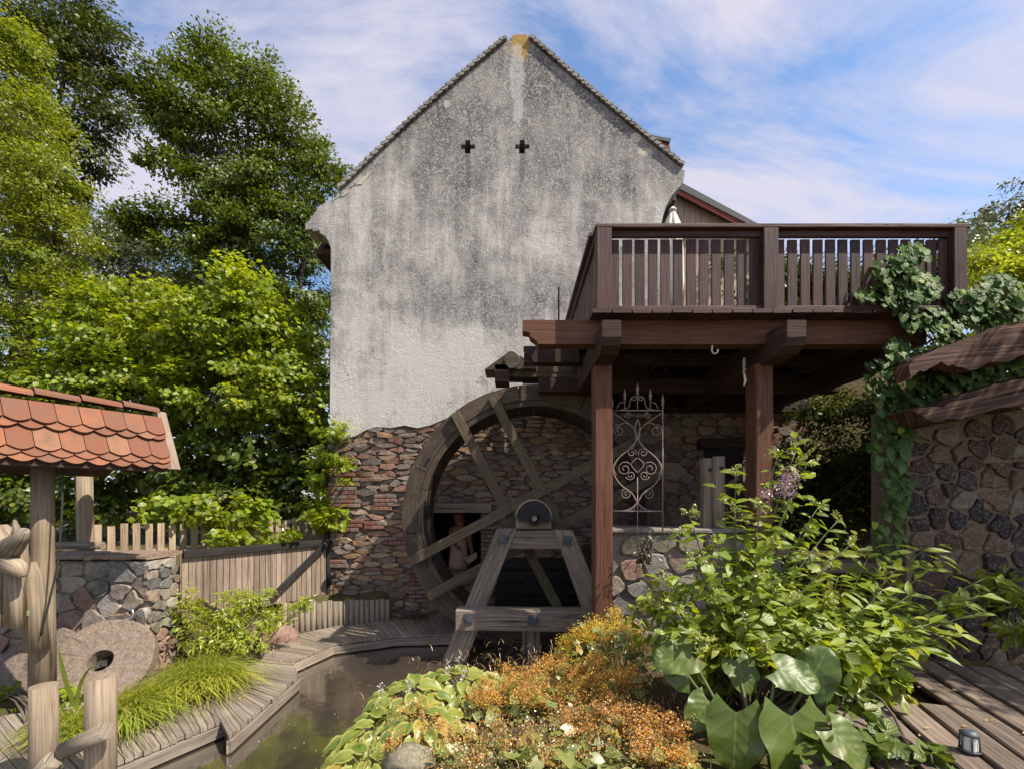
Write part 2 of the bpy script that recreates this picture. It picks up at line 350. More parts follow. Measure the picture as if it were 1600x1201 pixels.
def mk_plaster():
    m = NM('stained lime plaster'); p = m.wpos(); q = m.n('ShaderNodeSeparateXYZ'); m.t.links.new(p, q.inputs[0]); X, Z = q.outputs[0], q.outputs[2]
    big = m.noise(p, .75, 6, .6, .4); mid = m.noise(p, 3.2, 8, .7, .8); fine = m.noise(p, 12, 7, .72, 2.2); fine2 = m.noise(p, 34, 4, .65, 1.6)
    strk = m.noise(m.wpos((3.0, 1, .40)), 1.4, 8, .68, .4)
    hgt = m.n('ShaderNodeMapRange'); m.set(hgt.inputs[0], Z); hgt.inputs[1].default_value = 4.6; hgt.inputs[2].default_value = 8.6
    d = m.math('ADD', m.math('MULTIPLY', hgt.outputs[0], .74), m.math('MULTIPLY', m.math('SUBTRACT', big, .5), 1.7))
    d = m.math('ADD', d, m.math('MULTIPLY', m.math('SUBTRACT', strk, .5), 1.5)); d = m.math('ADD', d, m.math('MULTIPLY', m.math('SUBTRACT', mid, .5), .9))
    d = m.math('ADD', d, m.math('MULTIPLY', m.math('SUBTRACT', fine, .5), 1.1))
    def band(c, wdt, amp):
        bnd = m.math('SUBTRACT', 1, m.math('DIVIDE', m.math('ABSOLUTE', m.math('SUBTRACT', Z, c)), wdt), True); return m.math('MULTIPLY', bnd, amp)
    d = m.math('ADD', d, band(5.5, 1.1, .38))
    col = m.ramp(d, [(-.1, (.60, .565, .52)), (.2, (.51, .475, .44)), (.48, (.27, .248, .238)), (.9, (.11, .102, .102))])
    wh = m.ramp(m.math('ADD', fine, m.math('MULTIPLY', fine2, .35)), [(.64, 0.0), (.80, .85)]); col = m.mix(wh, col, (.50, .46, .41))
    col = m.mix(m.ramp(m.math('ADD', fine2, m.math('MULTIPLY', fine, .3)), [(.50, .55), (.60, 0.0)]), col, m.mix(1, col, (.5, .48, .46), 'MULTIPLY'))
    def patch(px, py, rx, ry, c, amt=1.0, nz=.5):
        w_ = P(px, py, 8.17); a = m.math('DIVIDE', m.math('SUBTRACT', X, w_.x), rx); b = m.math('DIVIDE', m.math('SUBTRACT', Z, w_.z), ry)
        dd = m.math('ADD', m.math('ADD', m.math('MULTIPLY', a, a), m.math('MULTIPLY', b, b)), m.math('MULTIPLY', m.math('SUBTRACT', mid, .5), nz * 4))
        return m.mix(m.ramp(dd, [(.8, amt), (1.1, 0.0)]), col, c)
    col = patch(812, 72, .16, .28, (.42, .25, .06), .85, .7)
    col = patch(808, 130, .13, .75, (.52, .50, .47), .55, 1.0)
    col = patch(993, 216, .10, .09, (.58, .50, .37), 1, .12)
    col = patch(1008, 238, .14, .07, (.52, .46, .36), .9, .5)
    col = patch(698, 163, .06, .07, (.48, .45, .40), .8, .3)
    for cx_ in (731, 816):
        col = patch(cx_, 262, .055, .33, (.13, .12, .118), .55, .9)
    wv = m.n('ShaderNodeVectorMath', operation='ADD'); m.t.links.new(m.wpos((1, 1, .7)), wv.inputs[0]); nz = m.n('ShaderNodeTexNoise'); m.t.links.new(p, nz.inputs['Vector']); nz.inputs['Scale'].default_value = 2.2; nz.inputs['Detail'].default_value = 6; m.t.links.new(nz.outputs['Color'], wv.inputs[1])
    ck = m.vor(wv.outputs[0], .62, 'DISTANCE_TO_EDGE').outputs['Distance']; cm = m.math('MULTIPLY', m.ramp(ck, [(0, 1.0), (.006, 0.0)]), m.ramp(big, [(.5, 0.0), (.56, .7)])); col = m.mix(cm, col, (.07, .063, .06))
    h = m.math('ADD', m.math('MULTIPLY', mid, .8), m.math('ADD', fine, m.math('MULTIPLY', fine2, .5)))
    return m.done(col, .95, m.bump(h, .6, .03), .1)
M['plaster'] = mk_plaster()
def mk_water():
    m = NM('murky pond water'); n_ = m.noise(m.wpos(), 5, 3, .5); b = m.bump(m.math('ADD', n_, m.math('MULTIPLY', m.noise(m.wpos(), 16, 2), .3)), .14, .02)
    fl = m.ramp(m.noise(m.wpos(), 60, 2, .5), [(.80, 0.0), (.82, 1.0)])
    t = m.n('ShaderNodeBsdfTransparent'); t.inputs[0].default_value = (.46, .37, .27, 1)
    dfs = m.n('ShaderNodeBsdfDiffuse'); m.set(dfs.inputs[0], m.mix(m.ramp(m.noise(m.wpos(), 1.3, 5, .6), [(.35, 0.0), (.65, 1.0)]), (.060, .047, .035), (.105, .084, .062))); g = m.n('ShaderNodeBsdfGlossy'); g.inputs['Roughness'].default_value = .10; m.t.links.new(b, g.inputs['Normal'])
    s0 = m.n('ShaderNodeMixShader'); s0.inputs[0].default_value = .78; m.t.links.new(t.outputs[0], s0.inputs[1]); m.t.links.new(dfs.outputs[0], s0.inputs[2])
    fr = m.n('ShaderNodeFresnel'); fr.inputs[0].default_value = 1.22; m.t.links.new(b, fr.inputs['Normal'])
    s1 = m.n('ShaderNodeMixShader'); m.t.links.new(m.math('MULTIPLY', fr.outputs[0], .55), s1.inputs[0]); m.t.links.new(s0.outputs[0], s1.inputs[1]); m.t.links.new(g.outputs[0], s1.inputs[2])
    m.t.links.new(s1.outputs[0], m.o.inputs[0]); return m.m
M['water'] = mk_water()
M['pond_bed'] = plain('silty pond bed', (.22, .17, .09), .95, sc_=4, var=.5)
M['lf_tall'] = leaf('tall tree leaf', (.045, .080, .010), (.125, .175, .020), (.21, .22, .03), .4, gloss=.03)
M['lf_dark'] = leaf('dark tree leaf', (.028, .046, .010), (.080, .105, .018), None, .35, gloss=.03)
M['lf_left'] = leaf('left tree leaf', (.09, .14, .010), (.24, .29, .022), None, .5, gloss=.03)
M['lf_hazel'] = leaf('hazel leaf', (.12, .20, .012), (.30, .38, .022), (.40, .44, .03), .55, veins=26, gloss=.03)
M['lf_back'] = leaf('background leaf', (.05, .07, .025), (.10, .125, .04), None, .35)
M['lf_shrub'] = leaf('willow shrub leaf', (.20, .27, .02), (.36, .42, .04), None, .5, gloss=.05)
M['lf_ivy'] = leaf('ivy leaf', (.045, .092, .028), (.095, .165, .050), (.26, .30, .04), .3, veins=18, gloss=.015)
M['lf_budd'] = leaf('buddleia leaf', (.12, .18, .018), (.25, .33, .032), (.34, .36, .03), .45, veins=30, gloss=.03)
M['lf_hosta'] = leaf('hosta leaf', (.13, .20, .03), (.26, .30, .05), (.42, .26, .05), .35, veins=9, edge=(.40, .38, .10), gloss=.05)
M['lf_burd'] = leaf('burdock leaf', (.058, .105, .020), (.10, .15, .030), (.14, .15, .03), .3, veins=30, gloss=.03)
M['lf_low'] = leaf('ground leaf', (.11, .15, .03), (.24, .27, .07), (.40, .22, .06), .35, gloss=.05)
M['lf_grass'] = leaf('grass blade', (.16, .24, .03), (.36, .40, .07), (.52, .42, .16), .4, gloss=.03)
M['fl_orange'] = leaf('orange brown flower', (.42, .22, .08), (.60, .34, .12), (.60, .46, .17), .35, gloss=.0)
M['fl_yellow'] = leaf('yellow flower', (.50, .39, .07), (.66, .54, .11), None, .35, gloss=.0)
M['fl_lilac'] = leaf('lilac flower', (.34, .22, .46), (.48, .36, .58), None, .3)
M['fl_bud'] = leaf('green bud', (.20, .26, .06), (.34, .38, .12), None, .3)
M['fl_pale'] = leaf('pale hosta flower', (.48, .42, .50), (.62, .57, .60), None, .3)
M['straw'] = leaf('dry straw', (.34, .23, .11), (.50, .36, .18), None, .2)
# ------------------------------------------------------------------ leaf tools
def tmpl(kind):
    """grid leaf: returns verts, quads, uvs.  x along (0..1), y across, z normal"""
    prof, nu, fold, droop = {
        'quad': (lambda u: .30 * math.sin(math.pi * min(1, u * 1.02)) ** .7, 2, .18, .1),
        'ovate': (lambda u: .40 * math.sin(math.pi * u ** .8) ** .75, 3, .22, .25),
        'ovate2': (lambda u: .25 * math.sin(math.pi * u ** .7) ** .9, 3, .3, .55),
        'lance': (lambda u: .16 * math.sin(math.pi * u ** .75) ** .8, 3, .3, .35),
        'cord': (lambda u: .52 * (1 - u ** 1.9) ** .8 * min(1, .55 + u * 3), 4, .15, .25),
        'hosta': (lambda u: .37 * (1 - u ** 2.4) ** .9 * min(1, .35 + u * 3.2), 7, .32, .5),
        'burd': (lambda u: .50 * (1 - u ** 3.2) ** .62 * min(1, .66 + u * 1.9), 12, .10, .30)}[kind]
    nv = 1 if kind == 'quad' else 2 if kind in ('quad', 'ovate', 'ovate2', 'lance', 'cord') else 6
    V = []; UV = []
    for i in range(nu + 1):
        u = i / nu; wd = max(prof(u), 0.0)
        for j in range(nv + 1):
            t = j / nv * 2 - 1; x = u + (.12 * t if kind == 'quad' and 0 < i < nu else 0)
            if kind in ('burd', 'hosta', 'cord'): x = u - (1 - u) ** 3 * .28 * abs(t) ** 1.3 * (1 if kind != 'hosta' else .5)
            z = fold * abs(t) * wd - droop * u * u * .5
            if kind in ('burd', 'hosta'): z += .045 * math.sin(8 * u + 3 * t) * abs(t) + .04 * math.cos(17 * u + 2 * t) * abs(t) ** 2 + .012 * math.sin(31 * u) * (1 - abs(t)); x += .012 * math.sin(23 * u) * abs(t)
            V.append((x, t * wd, z)); UV.append((u, j / nv))
    Q = [(i * (nv + 1) + j, (i + 1) * (nv + 1) + j, (i + 1) * (nv + 1) + j + 1, i * (nv + 1) + j + 1) for i in range(nu) for j in range(nv)]
    return np.array(V), np.array(Q), np.array(UV)
def basis(nrm, dirs=None):
    n = nrm / np.maximum(np.linalg.norm(nrm, axis=1, keepdims=True), 1e-6)
    if dirs is None: dirs = RS.normal(size=n.shape)
    t = dirs - n * (dirs * n).sum(1, keepdims=True); t /= np.maximum(np.linalg.norm(t, axis=1, keepdims=True), 1e-6)
    b = np.cross(n, t); return np.stack([t, b, n], 1)
def fast_mesh(name, V, Q, UV, mat, rn, smooth=False):
    me = bpy.data.meshes.new(name); m = Q.shape[1]
    me.vertices.add(len(V)); me.vertices.foreach_set('co', V.astype(np.float32).ravel())
    me.loops.add(Q.size); me.loops.foreach_set('vertex_index', Q.astype(np.int32).ravel())
    me.polygons.add(len(Q)); me.polygons.foreach_set('loop_start', np.arange(0, Q.size, m, dtype=np.int32))
    if smooth: me.polygons.foreach_set('use_smooth', np.ones(len(Q), dtype=bool))
    ul = me.uv_layers.new(name='UVMap'); ul.data.foreach_set('uv', UV.astype(np.float32).ravel())
    at = me.attributes.new('rnd', 'FLOAT', 'FACE'); at.data.foreach_set('value', rn.astype(np.float32))
    me.materials.append(mat); me.update(calc_edges=True); me.validate(); return me
def leaves(name, pos, nrm, size, kind, mat, parent=None, dirs=None, smooth=True, is_stuff=True):
    V, Q, UV = tmpl(kind); N = len(pos)
    if np.isscalar(size): size = size * RS.uniform(.45, 1.45, N)
    B = basis(nrm, dirs); VV = pos[:, None, :] + size[:, None, None] * np.einsum('kj,njc->nkc', V, B)
    QQ = Q[None] + (np.arange(N) * len(V))[:, None, None]
    UU = np.broadcast_to(UV[Q], (N,) + UV[Q].shape)
    org = pos.mean(0); VV = VV - org
    me = fast_mesh(name, VV.reshape(-1, 3), QQ.reshape(-1, 4), UU.reshape(-1, 2), mat, np.repeat(RS.uniform(0, 1, N), len(Q)), smooth)
    o = link(name, me, Vector(org), parent)
    if is_stuff: o['kind'] = 'stuff'
    return o
LEAFMESH = {}
def leaf_part(parent, pos, nrm, dr, size, kind, mat, name='leaf'):
    k = (kind, mat)
    if k not in LEAFMESH:
        V, Q, UV = tmpl(kind); LEAFMESH[k] = fast_mesh('leaf', V, Q, UV[Q].reshape(-1, 2), M[mat], np.zeros(len(Q)), True)
    o = link(name, LEAFMESH[k], pos, parent); B = basis(np.array([nrm], dtype=float), np.array([dr], dtype=float))[0]
    o.rotation_euler = Matrix(B.T.tolist()).to_euler(); o.scale = (size,) * 3; return o
def ptube(mb, pts, r0, r1, n=6): # tapering tube along points
    m = len(pts); mb.tube(pts, [r0 + (r1 - r0) * i / (m - 1) for i in range(m)], n)
def bez(a, b, c, n=6):
    a, b, c = Vector(a), Vector(b), Vector(c); return [(1 - t) ** 2 * a + 2 * t * (1 - t) * b + t * t * c for t in [i / n for i in range(n + 1)]]
def clusters(lobes, per_m2, rng=RS, depth=.9, shell=.5):
    """lobes (cx,cy,rx,ry,Y): cluster centres and outward normals"""
    C = []; O = []
    for (cx, cy, rx, ry, Y) in lobes:
        c = np.array(P(cx, cy, Y)); r = np.array([rx * Y / F, (rx + ry) / 2 * Y / F * depth, ry * Y / F])
        n = max(6, int(per_m2 * (r[0] * r[2] * 4 * 3.14) * .5))
        d = rng.normal(size=(n, 3)); d /= np.linalg.norm(d, axis=1, keepdims=True)
        rr = rng.uniform(shell, 1.03, (n, 1)); C.append(c + d * r * rr); O.append(d)
    return np.concatenate(C), np.concatenate(O)
def crown(lobes, per_m2, lpc, csize, lsize, kind, mat, parent, name='crown', depth=.9, shell=.5, updir=.7, flat=.55, smooth=True):
    C, O = clusters(lobes, per_m2, depth=depth, shell=shell); n = len(C)
    cs = csize * RS.uniform(.5, 1.5, n); k = np.maximum(3, (lpc * RS.uniform(.4, 1.6, n)).astype(int)); idx = np.repeat(np.arange(n), k)
    off = np.clip(RS.normal(size=(len(idx), 3)), -1.5, 1.5) * [1, 1, flat]; cn = RS.normal(size=(n, 3)) * .35; pos = C[idx] + off * cs[idx][:, None] * .6
    nrm = np.array([0, 0, updir]) + O[idx] * .55 + cn[idx] + RS.normal(size=(len(idx), 3)) * .42
    dirs = O[idx] + off * .5 + RS.normal(size=(len(idx), 3)) * .5 - np.array([0, 0, .25])
    leaves(name, pos, nrm, lsize, kind, M[mat], parent, dirs, smooth); return C, O
def tree(name, base, trunk_r, fork_z, lobes, label, per, lpc, cs, ls, mat, kind='quad', group=None, twigs=1.0, cat='tree', **kw):
    t = thing(name, base, label, cat, group); base = Vector(base)
    fork = Vector((base.x, base.y, fork_z))
    m = MB(); top = P(lobes[0][0], lobes[0][1], lobes[0][4])
    pts = [base, base.lerp(fork, .5) + Vector((rnd(-.1, .1), 0, 0)), fork, fork.lerp(top, .5) + Vector((rnd(-.2, .2), 0, 0)), top]
    m.tube(pts, [trunk_r * 1.25, trunk_r, trunk_r * .85, trunk_r * .5, trunk_r * .15], 10, noise=.04); m.build('trunk', M['bark'], t)
    C, O = crown(lobes, per, lpc, cs, ls, kind, mat, t, **kw)
    for (cx, cy, rx, ry, Y) in lobes[1:]:
        e = P(cx, cy, Y); k = rnd(.25, .75); s_ = fork.lerp(top, k); s_.z = min(s_.z, e.z - .1) if e.z > fork.z else fork.z * .8
        m = MB(); ptube(m, bez(s_, s_.lerp(e, .5) + Vector((0, 0, .3)), e, 5), trunk_r * .35, trunk_r * .08, 6); m.build('limb', M['bark'], t)
    m = MB(); cen = [P(l[0], l[1], l[4]) for l in lobes]
    for i in range(int(min(len(C), 260) * twigs)):
        c = Vector(C[i * len(C) // max(1, int(min(len(C), 260) * twigs))]); q = min(cen, key=lambda z: (z - c).length)
        ptube(m, bez(q, q.lerp(c, .5) + Vector((rnd(-.1, .1), rnd(-.1, .1), .12)), c, 2), trunk_r * .08, trunk_r * .02, 4)
    if m.v: stuff(m.build('twigs', M['bark'], t, recalc=False))
    return t
# ------------------------------------------------------------------ masonry
def clip(poly, a, b, c):  # keep a*x+b*y<=c
    out = []; n = len(poly)
    for i in range(n):
        p, q = poly[i], poly[(i + 1) % n]; dp, dq = a * p[0] + b * p[1] - c, a * q[0] + b * q[1] - c
        if dp <= 0: out.append(p)
        if (dp < 0 < dq) or (dq < 0 < dp):
            t = dp / (dp - dq); out.append((p[0] + (q[0] - p[0]) * t, p[1] + (q[1] - p[1]) * t))
    return out
def voronoi(seeds, k=18, big=.9):
    S = np.array(seeds); cells = []
    for i in range(len(S)):
        d = ((S - S[i]) ** 2).sum(1); nb = np.argsort(d)[1:k + 1]; x, y = S[i]
        poly = [(x - big, y - big), (x + big, y - big), (x + big, y + big), (x - big, y + big)]
        for j in nb:
            a, b = S[j] - S[i]; c = (S[j] @ S[j] - S[i] @ S[i]) / 2; poly = clip(poly, a, b, c)
            if not poly: break
        cells.append(poly)
    return cells
def course_seeds(x0, x1, z0, z1, hmin, hmax, wmin, wmax, jit=.3):
    out = []; z = z0
    while z < z1:
        h = rnd(hmin, hmax); x = x0 + rnd(-wmax, 0)
        while x < x1 + wmax:
            w_ = rnd(wmin, wmax); out.append((x + w_ / 2, z + h / 2 + rnd(-jit, jit) * h)); x += w_
        z += h
    return out
def pshrink(poly, g):
    n = len(poly); cx = sum(p[0] for p in poly) / n; cy = sum(p[1] for p in poly) / n; ar = 0
    for i in range(n):
        a, b = poly[i], poly[(i + 1) % n]; ar += a[0] * b[1] - a[1] * b[0]
    o = poly if ar > 0 else poly[::-1]
    q = list(o)
    for i in range(n):
        a, b = o[i], o[(i + 1) % n]; ex, ey = b[0] - a[0], b[1] - a[1]; L = math.hypot(ex, ey)
        if L < 1e-6: continue
        nx, ny = ey / L, -ex / L; q = clip(q, nx, ny, nx * a[0] + ny * a[1] - g)
        if len(q) < 3: return None
    return q
def resample(poly, n):
    L = [math.hypot(poly[i][0] - poly[(i + 1) % len(poly)][0], poly[i][1] - poly[(i + 1) % len(poly)][1]) for i in range(len(poly))]; T = sum(L); out = []
    for k in range(n):
        d = T * (k + .5) / n; i = 0
        while d > L[i]: d -= L[i]; i += 1
        a, b = poly[i], poly[(i + 1) % len(poly)]; t = d / L[i]; out.append((a[0] + (b[0] - a[0]) * t, a[1] + (b[1] - a[1]) * t))
    return out
def stone_geo(mb, poly, O, U, Vv, N, prot, gap=.008, n=10, rough=.12, deep=.03):
    """poly in (u,v) metres on the plane O + u U + v V, N outward"""
    q = pshrink(poly, gap)
    if not q: return False
    xs = [p[0] for p in q]; ys = [p[1] for p in q]; wd, ht = max(xs) - min(xs), max(ys) - min(ys)
    if wd < .02 or ht < .02: return False
    q = resample(q, n); cx = sum(p[0] for p in q) / n; cy = sum(p[1] for p in q) / n; sm_ = min(wd, ht)
    q = [(x + rnd(-1, 1) * sm_ * rough * .5, y + rnd(-1, 1) * sm_ * rough * .5) for x, y in q]
    V = []; tilt = (rnd(-.12, .12), rnd(-.12, .12))
    for ring, (s_, d) in enumerate(((1, -deep), (.985, prot * .75), (.90, prot))):
        for (x, y) in q:
            k = s_
            xx, yy = cx + (x - cx) * k, cy + (y - cy) * k
            dd = d + (0 if ring == 0 else tilt[0] * (x - cx) + tilt[1] * (y - cy) + rnd(-.1, .1) * prot)
            V.append(O + U * xx + Vv * yy + N * dd)
    V.append(O + U * cx + Vv * cy + N * (prot * rnd(.9, 1.15)))
    f = [(r * n + i, r * n + (i + 1) % n, (r + 1) * n + (i + 1) % n, (r + 1) * n + i) for r in range(2) for i in range(n)]
    f += [(2 * n + i, 2 * n + (i + 1) % n, 3 * n) for i in range(n)]
    mb.add(V, f); return True
def masonry(parent, cells, O, U, Vv, N, mat, inside, prot=(.015, .045), gap=.008, limit=300, name='stone', n=9, rough=.12, stuff_name='small_stones'):
    """cells: list of polygons; the biggest become parts, the rest one stuff part"""
    def area(p): return abs(sum(p[i][0] * p[(i + 1) % len(p)][1] - p[i][1] * p[(i + 1) % len(p)][0] for i in range(len(p)))) / 2
    L = []
    for c in cells:
        if len(c) < 3: continue
        cx = sum(p[0] for p in c) / len(c); cz = sum(p[1] for p in c) / len(c)
        r_ = inside(cx, cz, c)
        if r_ is None or r_ is False: continue
        c2 = c if r_ is True else r_
        if len(c2) >= 3: L.append((area(c2), c2))
    L.sort(key=lambda t: -t[0]); rest = MB()
    for i, (a, c) in enumerate(L):
        if a < .0008: continue
        if i < limit:
            m = MB()
            if stone_geo(m, c, O, U, Vv, N, rnd(*prot), gap, n, rough): m.build(name, mat, parent, recalc=False)
        else: stone_geo(rest, c, O, U, Vv, N, rnd(*prot), gap, max(7, n - 2), rough)
    if rest.v: stuff(rest.build(stuff_name, mat, parent, recalc=False))
XU, YU, ZU = Vector((1, 0, 0)), Vector((0, 1, 0)), Vector((0, 0, 1))
#@@STRUCT
# ================================================================== SETTING: ground, pond bed, water
def pip(poly, X, Y):
    ins = np.zeros(X.shape, bool); n = len(poly)
    for i in range(n):
        x0, y0 = poly[i][0], poly[i][1]; x1, y1 = poly[i - 1][0], poly[i - 1][1]
        c = ((y0 > Y) != (y1 > Y)) & (X < (x1 - x0) * (Y - y0) / (y1 - y0 + 1e-12) + x0); ins ^= c
    return ins
OUT = [G(60, 1240), G(357, 1120), G(357, 1149), G(466, 1056), G(457, 1032), G(520, 1005), G(622, 992), G(712, 990)]
pool = [(-3.6, .4)] + [(p.x - .05, p.y + .03) for p in OUT] + [(-.9, 8.12), (1.6, 8.12), (1.6, 5.9), (.9, 5.25), (-.1, 4.75), (-.75, 4.25), (-.98, 3.4), (-.85, 2.2), (-.9, .4)]
raised = [(-3.75, 7.5), (-2.3, 8.02), (-2.2, 8.3), (-9, 12), (-9, 6.2), (-4.3, 6.15), (-4.2, 6.5)]
bed = [(-.92, .4), (-.86, 2.2), (-.99, 3.4), (-.76, 4.2), (-.1, 4.7), (.9, 5.2), (1.6, 5.6), (5, 5.6), (8, 5.0), (8, .4)]
def height(X, Y):
    z = np.full(X.shape, -.05) + .03 * np.sin(X * 3.1) * np.cos(Y * 2.7)
    z = np.where(pip(raised, X, Y), .40 + .04 * np.sin(X * 7), z)
    z = np.where((X > 5.0) & (Y > 6.6), np.clip((Y - 6.6) * 1.6 + (X - 5.0) * .8, 0, 4.2) + .3, z)
    z = np.where((Y > 9.2) & (X <= 5.0), .35 + .25 * np.clip((Y - 9) / 10, 0, 1), z)
    z = np.where(pip(bed, X, Y), .30 + .05 * np.sin(X * 5) * np.sin(Y * 6), z)
    return np.where(pip(pool, X, Y), -.95, z)
def grid(name, xs, ys, zf, mat, hole=None):
    X, Y = np.meshgrid(xs, ys); Z = zf(X, Y); nx, ny = len(xs), len(ys)
    V = np.stack([X, Y, Z], -1).reshape(-1, 3); i, j = np.meshgrid(np.arange(nx - 1), np.arange(ny - 1)); a = (j * nx + i).ravel()
    Q = np.stack([a, a + 1, a + 1 + nx, a + nx], 1)
    me = fast_mesh(name, V, Q, V[Q][:, :, :2].reshape(-1, 2), mat, np.zeros(len(Q)), True)
    return struct(link(name, me, (0, 0, 0)))
xs = np.concatenate([np.array([-400, -120, -50, -25, -15]), np.arange(-11, 9.01, .09), np.array([14, 25, 50, 120, 400])])
ys = np.concatenate([np.array([-60, -15, -3]), np.arange(-.5, 10.5, .09), np.array([14, 20, 30, 60, 150, 500])])
grid('ground', xs, ys, height, M['soil'])
m = MB(); m.add([(p[0], p[1], 0) for p in pool], [tuple(range(len(pool)))]); wt = m.build('water', M['water'], origin=(0, 0, 0)); struct(wt); wt.location.z = -.17
m = MB(); m.add([(-4.2, .3, 0), (1.7, .3, 0), (1.7, 8.2, 0), (-4.2, 8.2, 0)], [(0, 1, 2, 3)]); pb = m.build('pond_bed', M['pond_bed'], origin=(0, 0, 0)); struct(pb); pb.location.z = -.62
# submerged ledges seen through the water
for k, (a, b) in enumerate([((300, 1210), (470, 1075)), ((345, 1230), (470, 1110))]):
    m = MB(); p, q = G(*a, -.5), G(*b, -.5); m.beam(p, q, .16, .12, seg=3, wob=.006); struct(m.build('submerged_beam', M['grey_wood']))

# ================================================================== MILL HOUSE
YW = 8.2
house = thing('mill_house', (-.3, YW, 0), 'tall old mill house gable with stained grey plaster above bare rubble stone', 'house')
lft = [(800, 52), (793, 60), (786, 68)]
stp = 31
edgeL = []
for i in range(stp + 1):
    t = i / stp; x = 790 + (532 - 790) * t; y = 66 + (299 - 66) * t - 6 * math.sin(math.pi * t); edgeL.append((x, y))
edgeR = []
for i in range(stp + 2):
    t = i / (stp + 1); x = 828 + (1066 - 828) * t; y = 64 + (264 - 64) * t + 3 * math.sin(math.pi * t); edgeR.append((x, y))
outer = [(803, 54), (822, 54)] + edgeR + [(1070, 268), (1068, 284), (1062, 292), (1050, 305), (1041, 322), (1036, 338), (1033, 352), (1033, 640)]
rag = [(1000, 652), (960, 642), (930, 650), (900, 655), (870, 647), (840, 652), (810, 645), (780, 650), (740, 655), (700, 652), (672, 664), (652, 668), (632, 664), (610, 668), (590, 666), (572, 671), (556, 680), (546, 683), (530, 688), (515, 690)]
outer += rag + [(517, 480), (517, 388), (513, 376), (508, 369), (500, 364), (499, 360), (489, 362), (488, 358), (477, 359), (477, 350), (484, 344), (500, 321), (514, 315), (530, 304)] + edgeL[::-1]
def crs(cx, cy): return [(cx - 4, cy - 10), (cx + 4, cy - 10), (cx + 4, cy - 3), (cx + 11, cy - 3), (cx + 11, cy + 4), (cx + 4, cy + 4), (cx + 4, cy + 11), (cx - 5, cy + 11), (cx - 5, cy + 4), (cx - 11, cy + 4), (cx - 11, cy - 3), (cx - 4, cy - 3)]
loops = [outer, crs(731, 229), crs(816, 229)]
YP = YW - .035
L3 = [[P(x, y, YP) for x, y in l] for l in loops]
V = [p for l in L3 for p in l]; n0 = len(V); tr = tessellate_polygon(L3)
m = MB(); m.add(V, [tuple(t) for t in tr])
b = 0
for l in L3:
    n = len(l); m.add(list(l) + [p + Vector((0, .42, 0)) for p in l], [(i, (i + 1) % n, n + (i + 1) % n, n + i) for i in range(n)])
m.build('plaster_wall', M['plaster'], house, recalc=False)
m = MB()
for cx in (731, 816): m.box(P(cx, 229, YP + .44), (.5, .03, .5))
m.build('loft_dark', M['interior_shade'], house)
# verge tiles stepping up both slopes, each one capped in mortar
for E, sg in ((edgeL, -1), (edgeR, 1)):
    for i in range(len(E) - 1):
        a, b_ = P(*E[i], YW), P(*E[i + 1], YW); mid = (a + b_) / 2; L = (b_ - a).length
        ang = math.atan2(b_.z - a.z, b_.x - a.x)
        m = MB(); lift = .030
        tilt = -ang - sg * .28 if sg > 0 else -ang + math.pi + .28
        m.box(mid + Vector((0, .17, lift)), (L * 1.16, .52, .05 + rnd(0, .012)), ry=tilt)
        m.build('tile', M['plaster'], house)
m = MB(); q = P(811, 54, YW - .05); m.lathe([(.085, 0), (.09, .3), (.085, .6)], q + Vector((0, .02, -.065)), 14, 'Y'); m.build('ridge_tile', M['plaster'], house)
# fresh cream mortar patch along the left verge
m = MB(); m.prism([P(x, y, YW - .045) for x, y in [(519, 314), (540, 300), (560, 284), (583, 264), (576, 275), (566, 288), (551, 289), (543, 302), (536, 307), (530, 305)]], (0, .03, 0)); m.build('mortar_patch', plain('cream mortar', (.50, .46, .36), .9), house)
# roof planes behind the gable, eaves boxes
m = MB()
for (a, b_) in (((811, 60), (480, 352)), ((811, 60), (1070, 268))):
    p, q = P(*a, YW), P(*b_, YW); n_ = Vector((0, 0, -.14)); m.prism([p + n_ + Vector((0, .46, 0)), q + n_ + Vector((0, .46, 0)), q + n_ * 1.7 + Vector((0, .46, 0)), p + n_ * 1.7 + Vector((0, .46, 0))], (0, 9, 0))
m.build('roof', M['zinc'], house)
m = MB(); xl, xr = P(517, 0, YW).x, P(1033, 0, YW).x
zt = P(0, 385, YW).z
m.box(((xl + .2), YW + 4.9, zt / 2), (.4, 8.9, zt)); m.box((xr - .2, YW + 4.9, zt / 2 + .3), (.4, 8.9, zt + .6)); m.box(((xl + xr) / 2, YW + 9.4, zt / 2), (xr - xl, .3, zt))
m.build('side_wall', M['plaster'], house)
m = MB(); m.box((xl - .22, YW + 4.9, P(0, 372, YW).z), (.5, 8.9, .10)); m.box((xl - .06, YW + 5.0, P(0, 392, YW).z), (.10, 8.7, .34)); m.build('eaves_board', M['beam_wood'], house)
# stone zone: backing with window opening
wx0, wx1 = P(668, 0, YW).x, P(751, 0, YW).x; wz1, wz0 = P(0, 800, YW).z, P(0, 892, YW).z
XL, XR = P(513, 0, YW).x, 5.2
def zone_top(x):
    pts = [(P(a, b_, YW).x, P(a, b_, YW).z) for a, b_ in [(500, 690), (515, 690), (546, 682), (572, 671), (610, 667), (652, 667), (672, 664), (700, 652), (1033, 640), (1300, 640)]]
    for i in range(len(pts) - 1):
        if pts[i][0] <= x <= pts[i + 1][0]: return pts[i][1] + (pts[i + 1][1] - pts[i][1]) * (x - pts[i][0]) / (pts[i + 1][0] - pts[i][0])
    return pts[-1][1]
m = MB(); yb = YW + .22
def blk(x0, x1, z0, z1): m.box(((x0 + x1) / 2, yb, (z0 + z1) / 2), (x1 - x0, .40, z1 - z0))
blk(XL + .03, wx0, -1, 3.35); blk(wx1, XR, -1, 3.35); blk(wx0, wx1, -1, wz0); blk(wx0, wx1, wz1, 3.35)
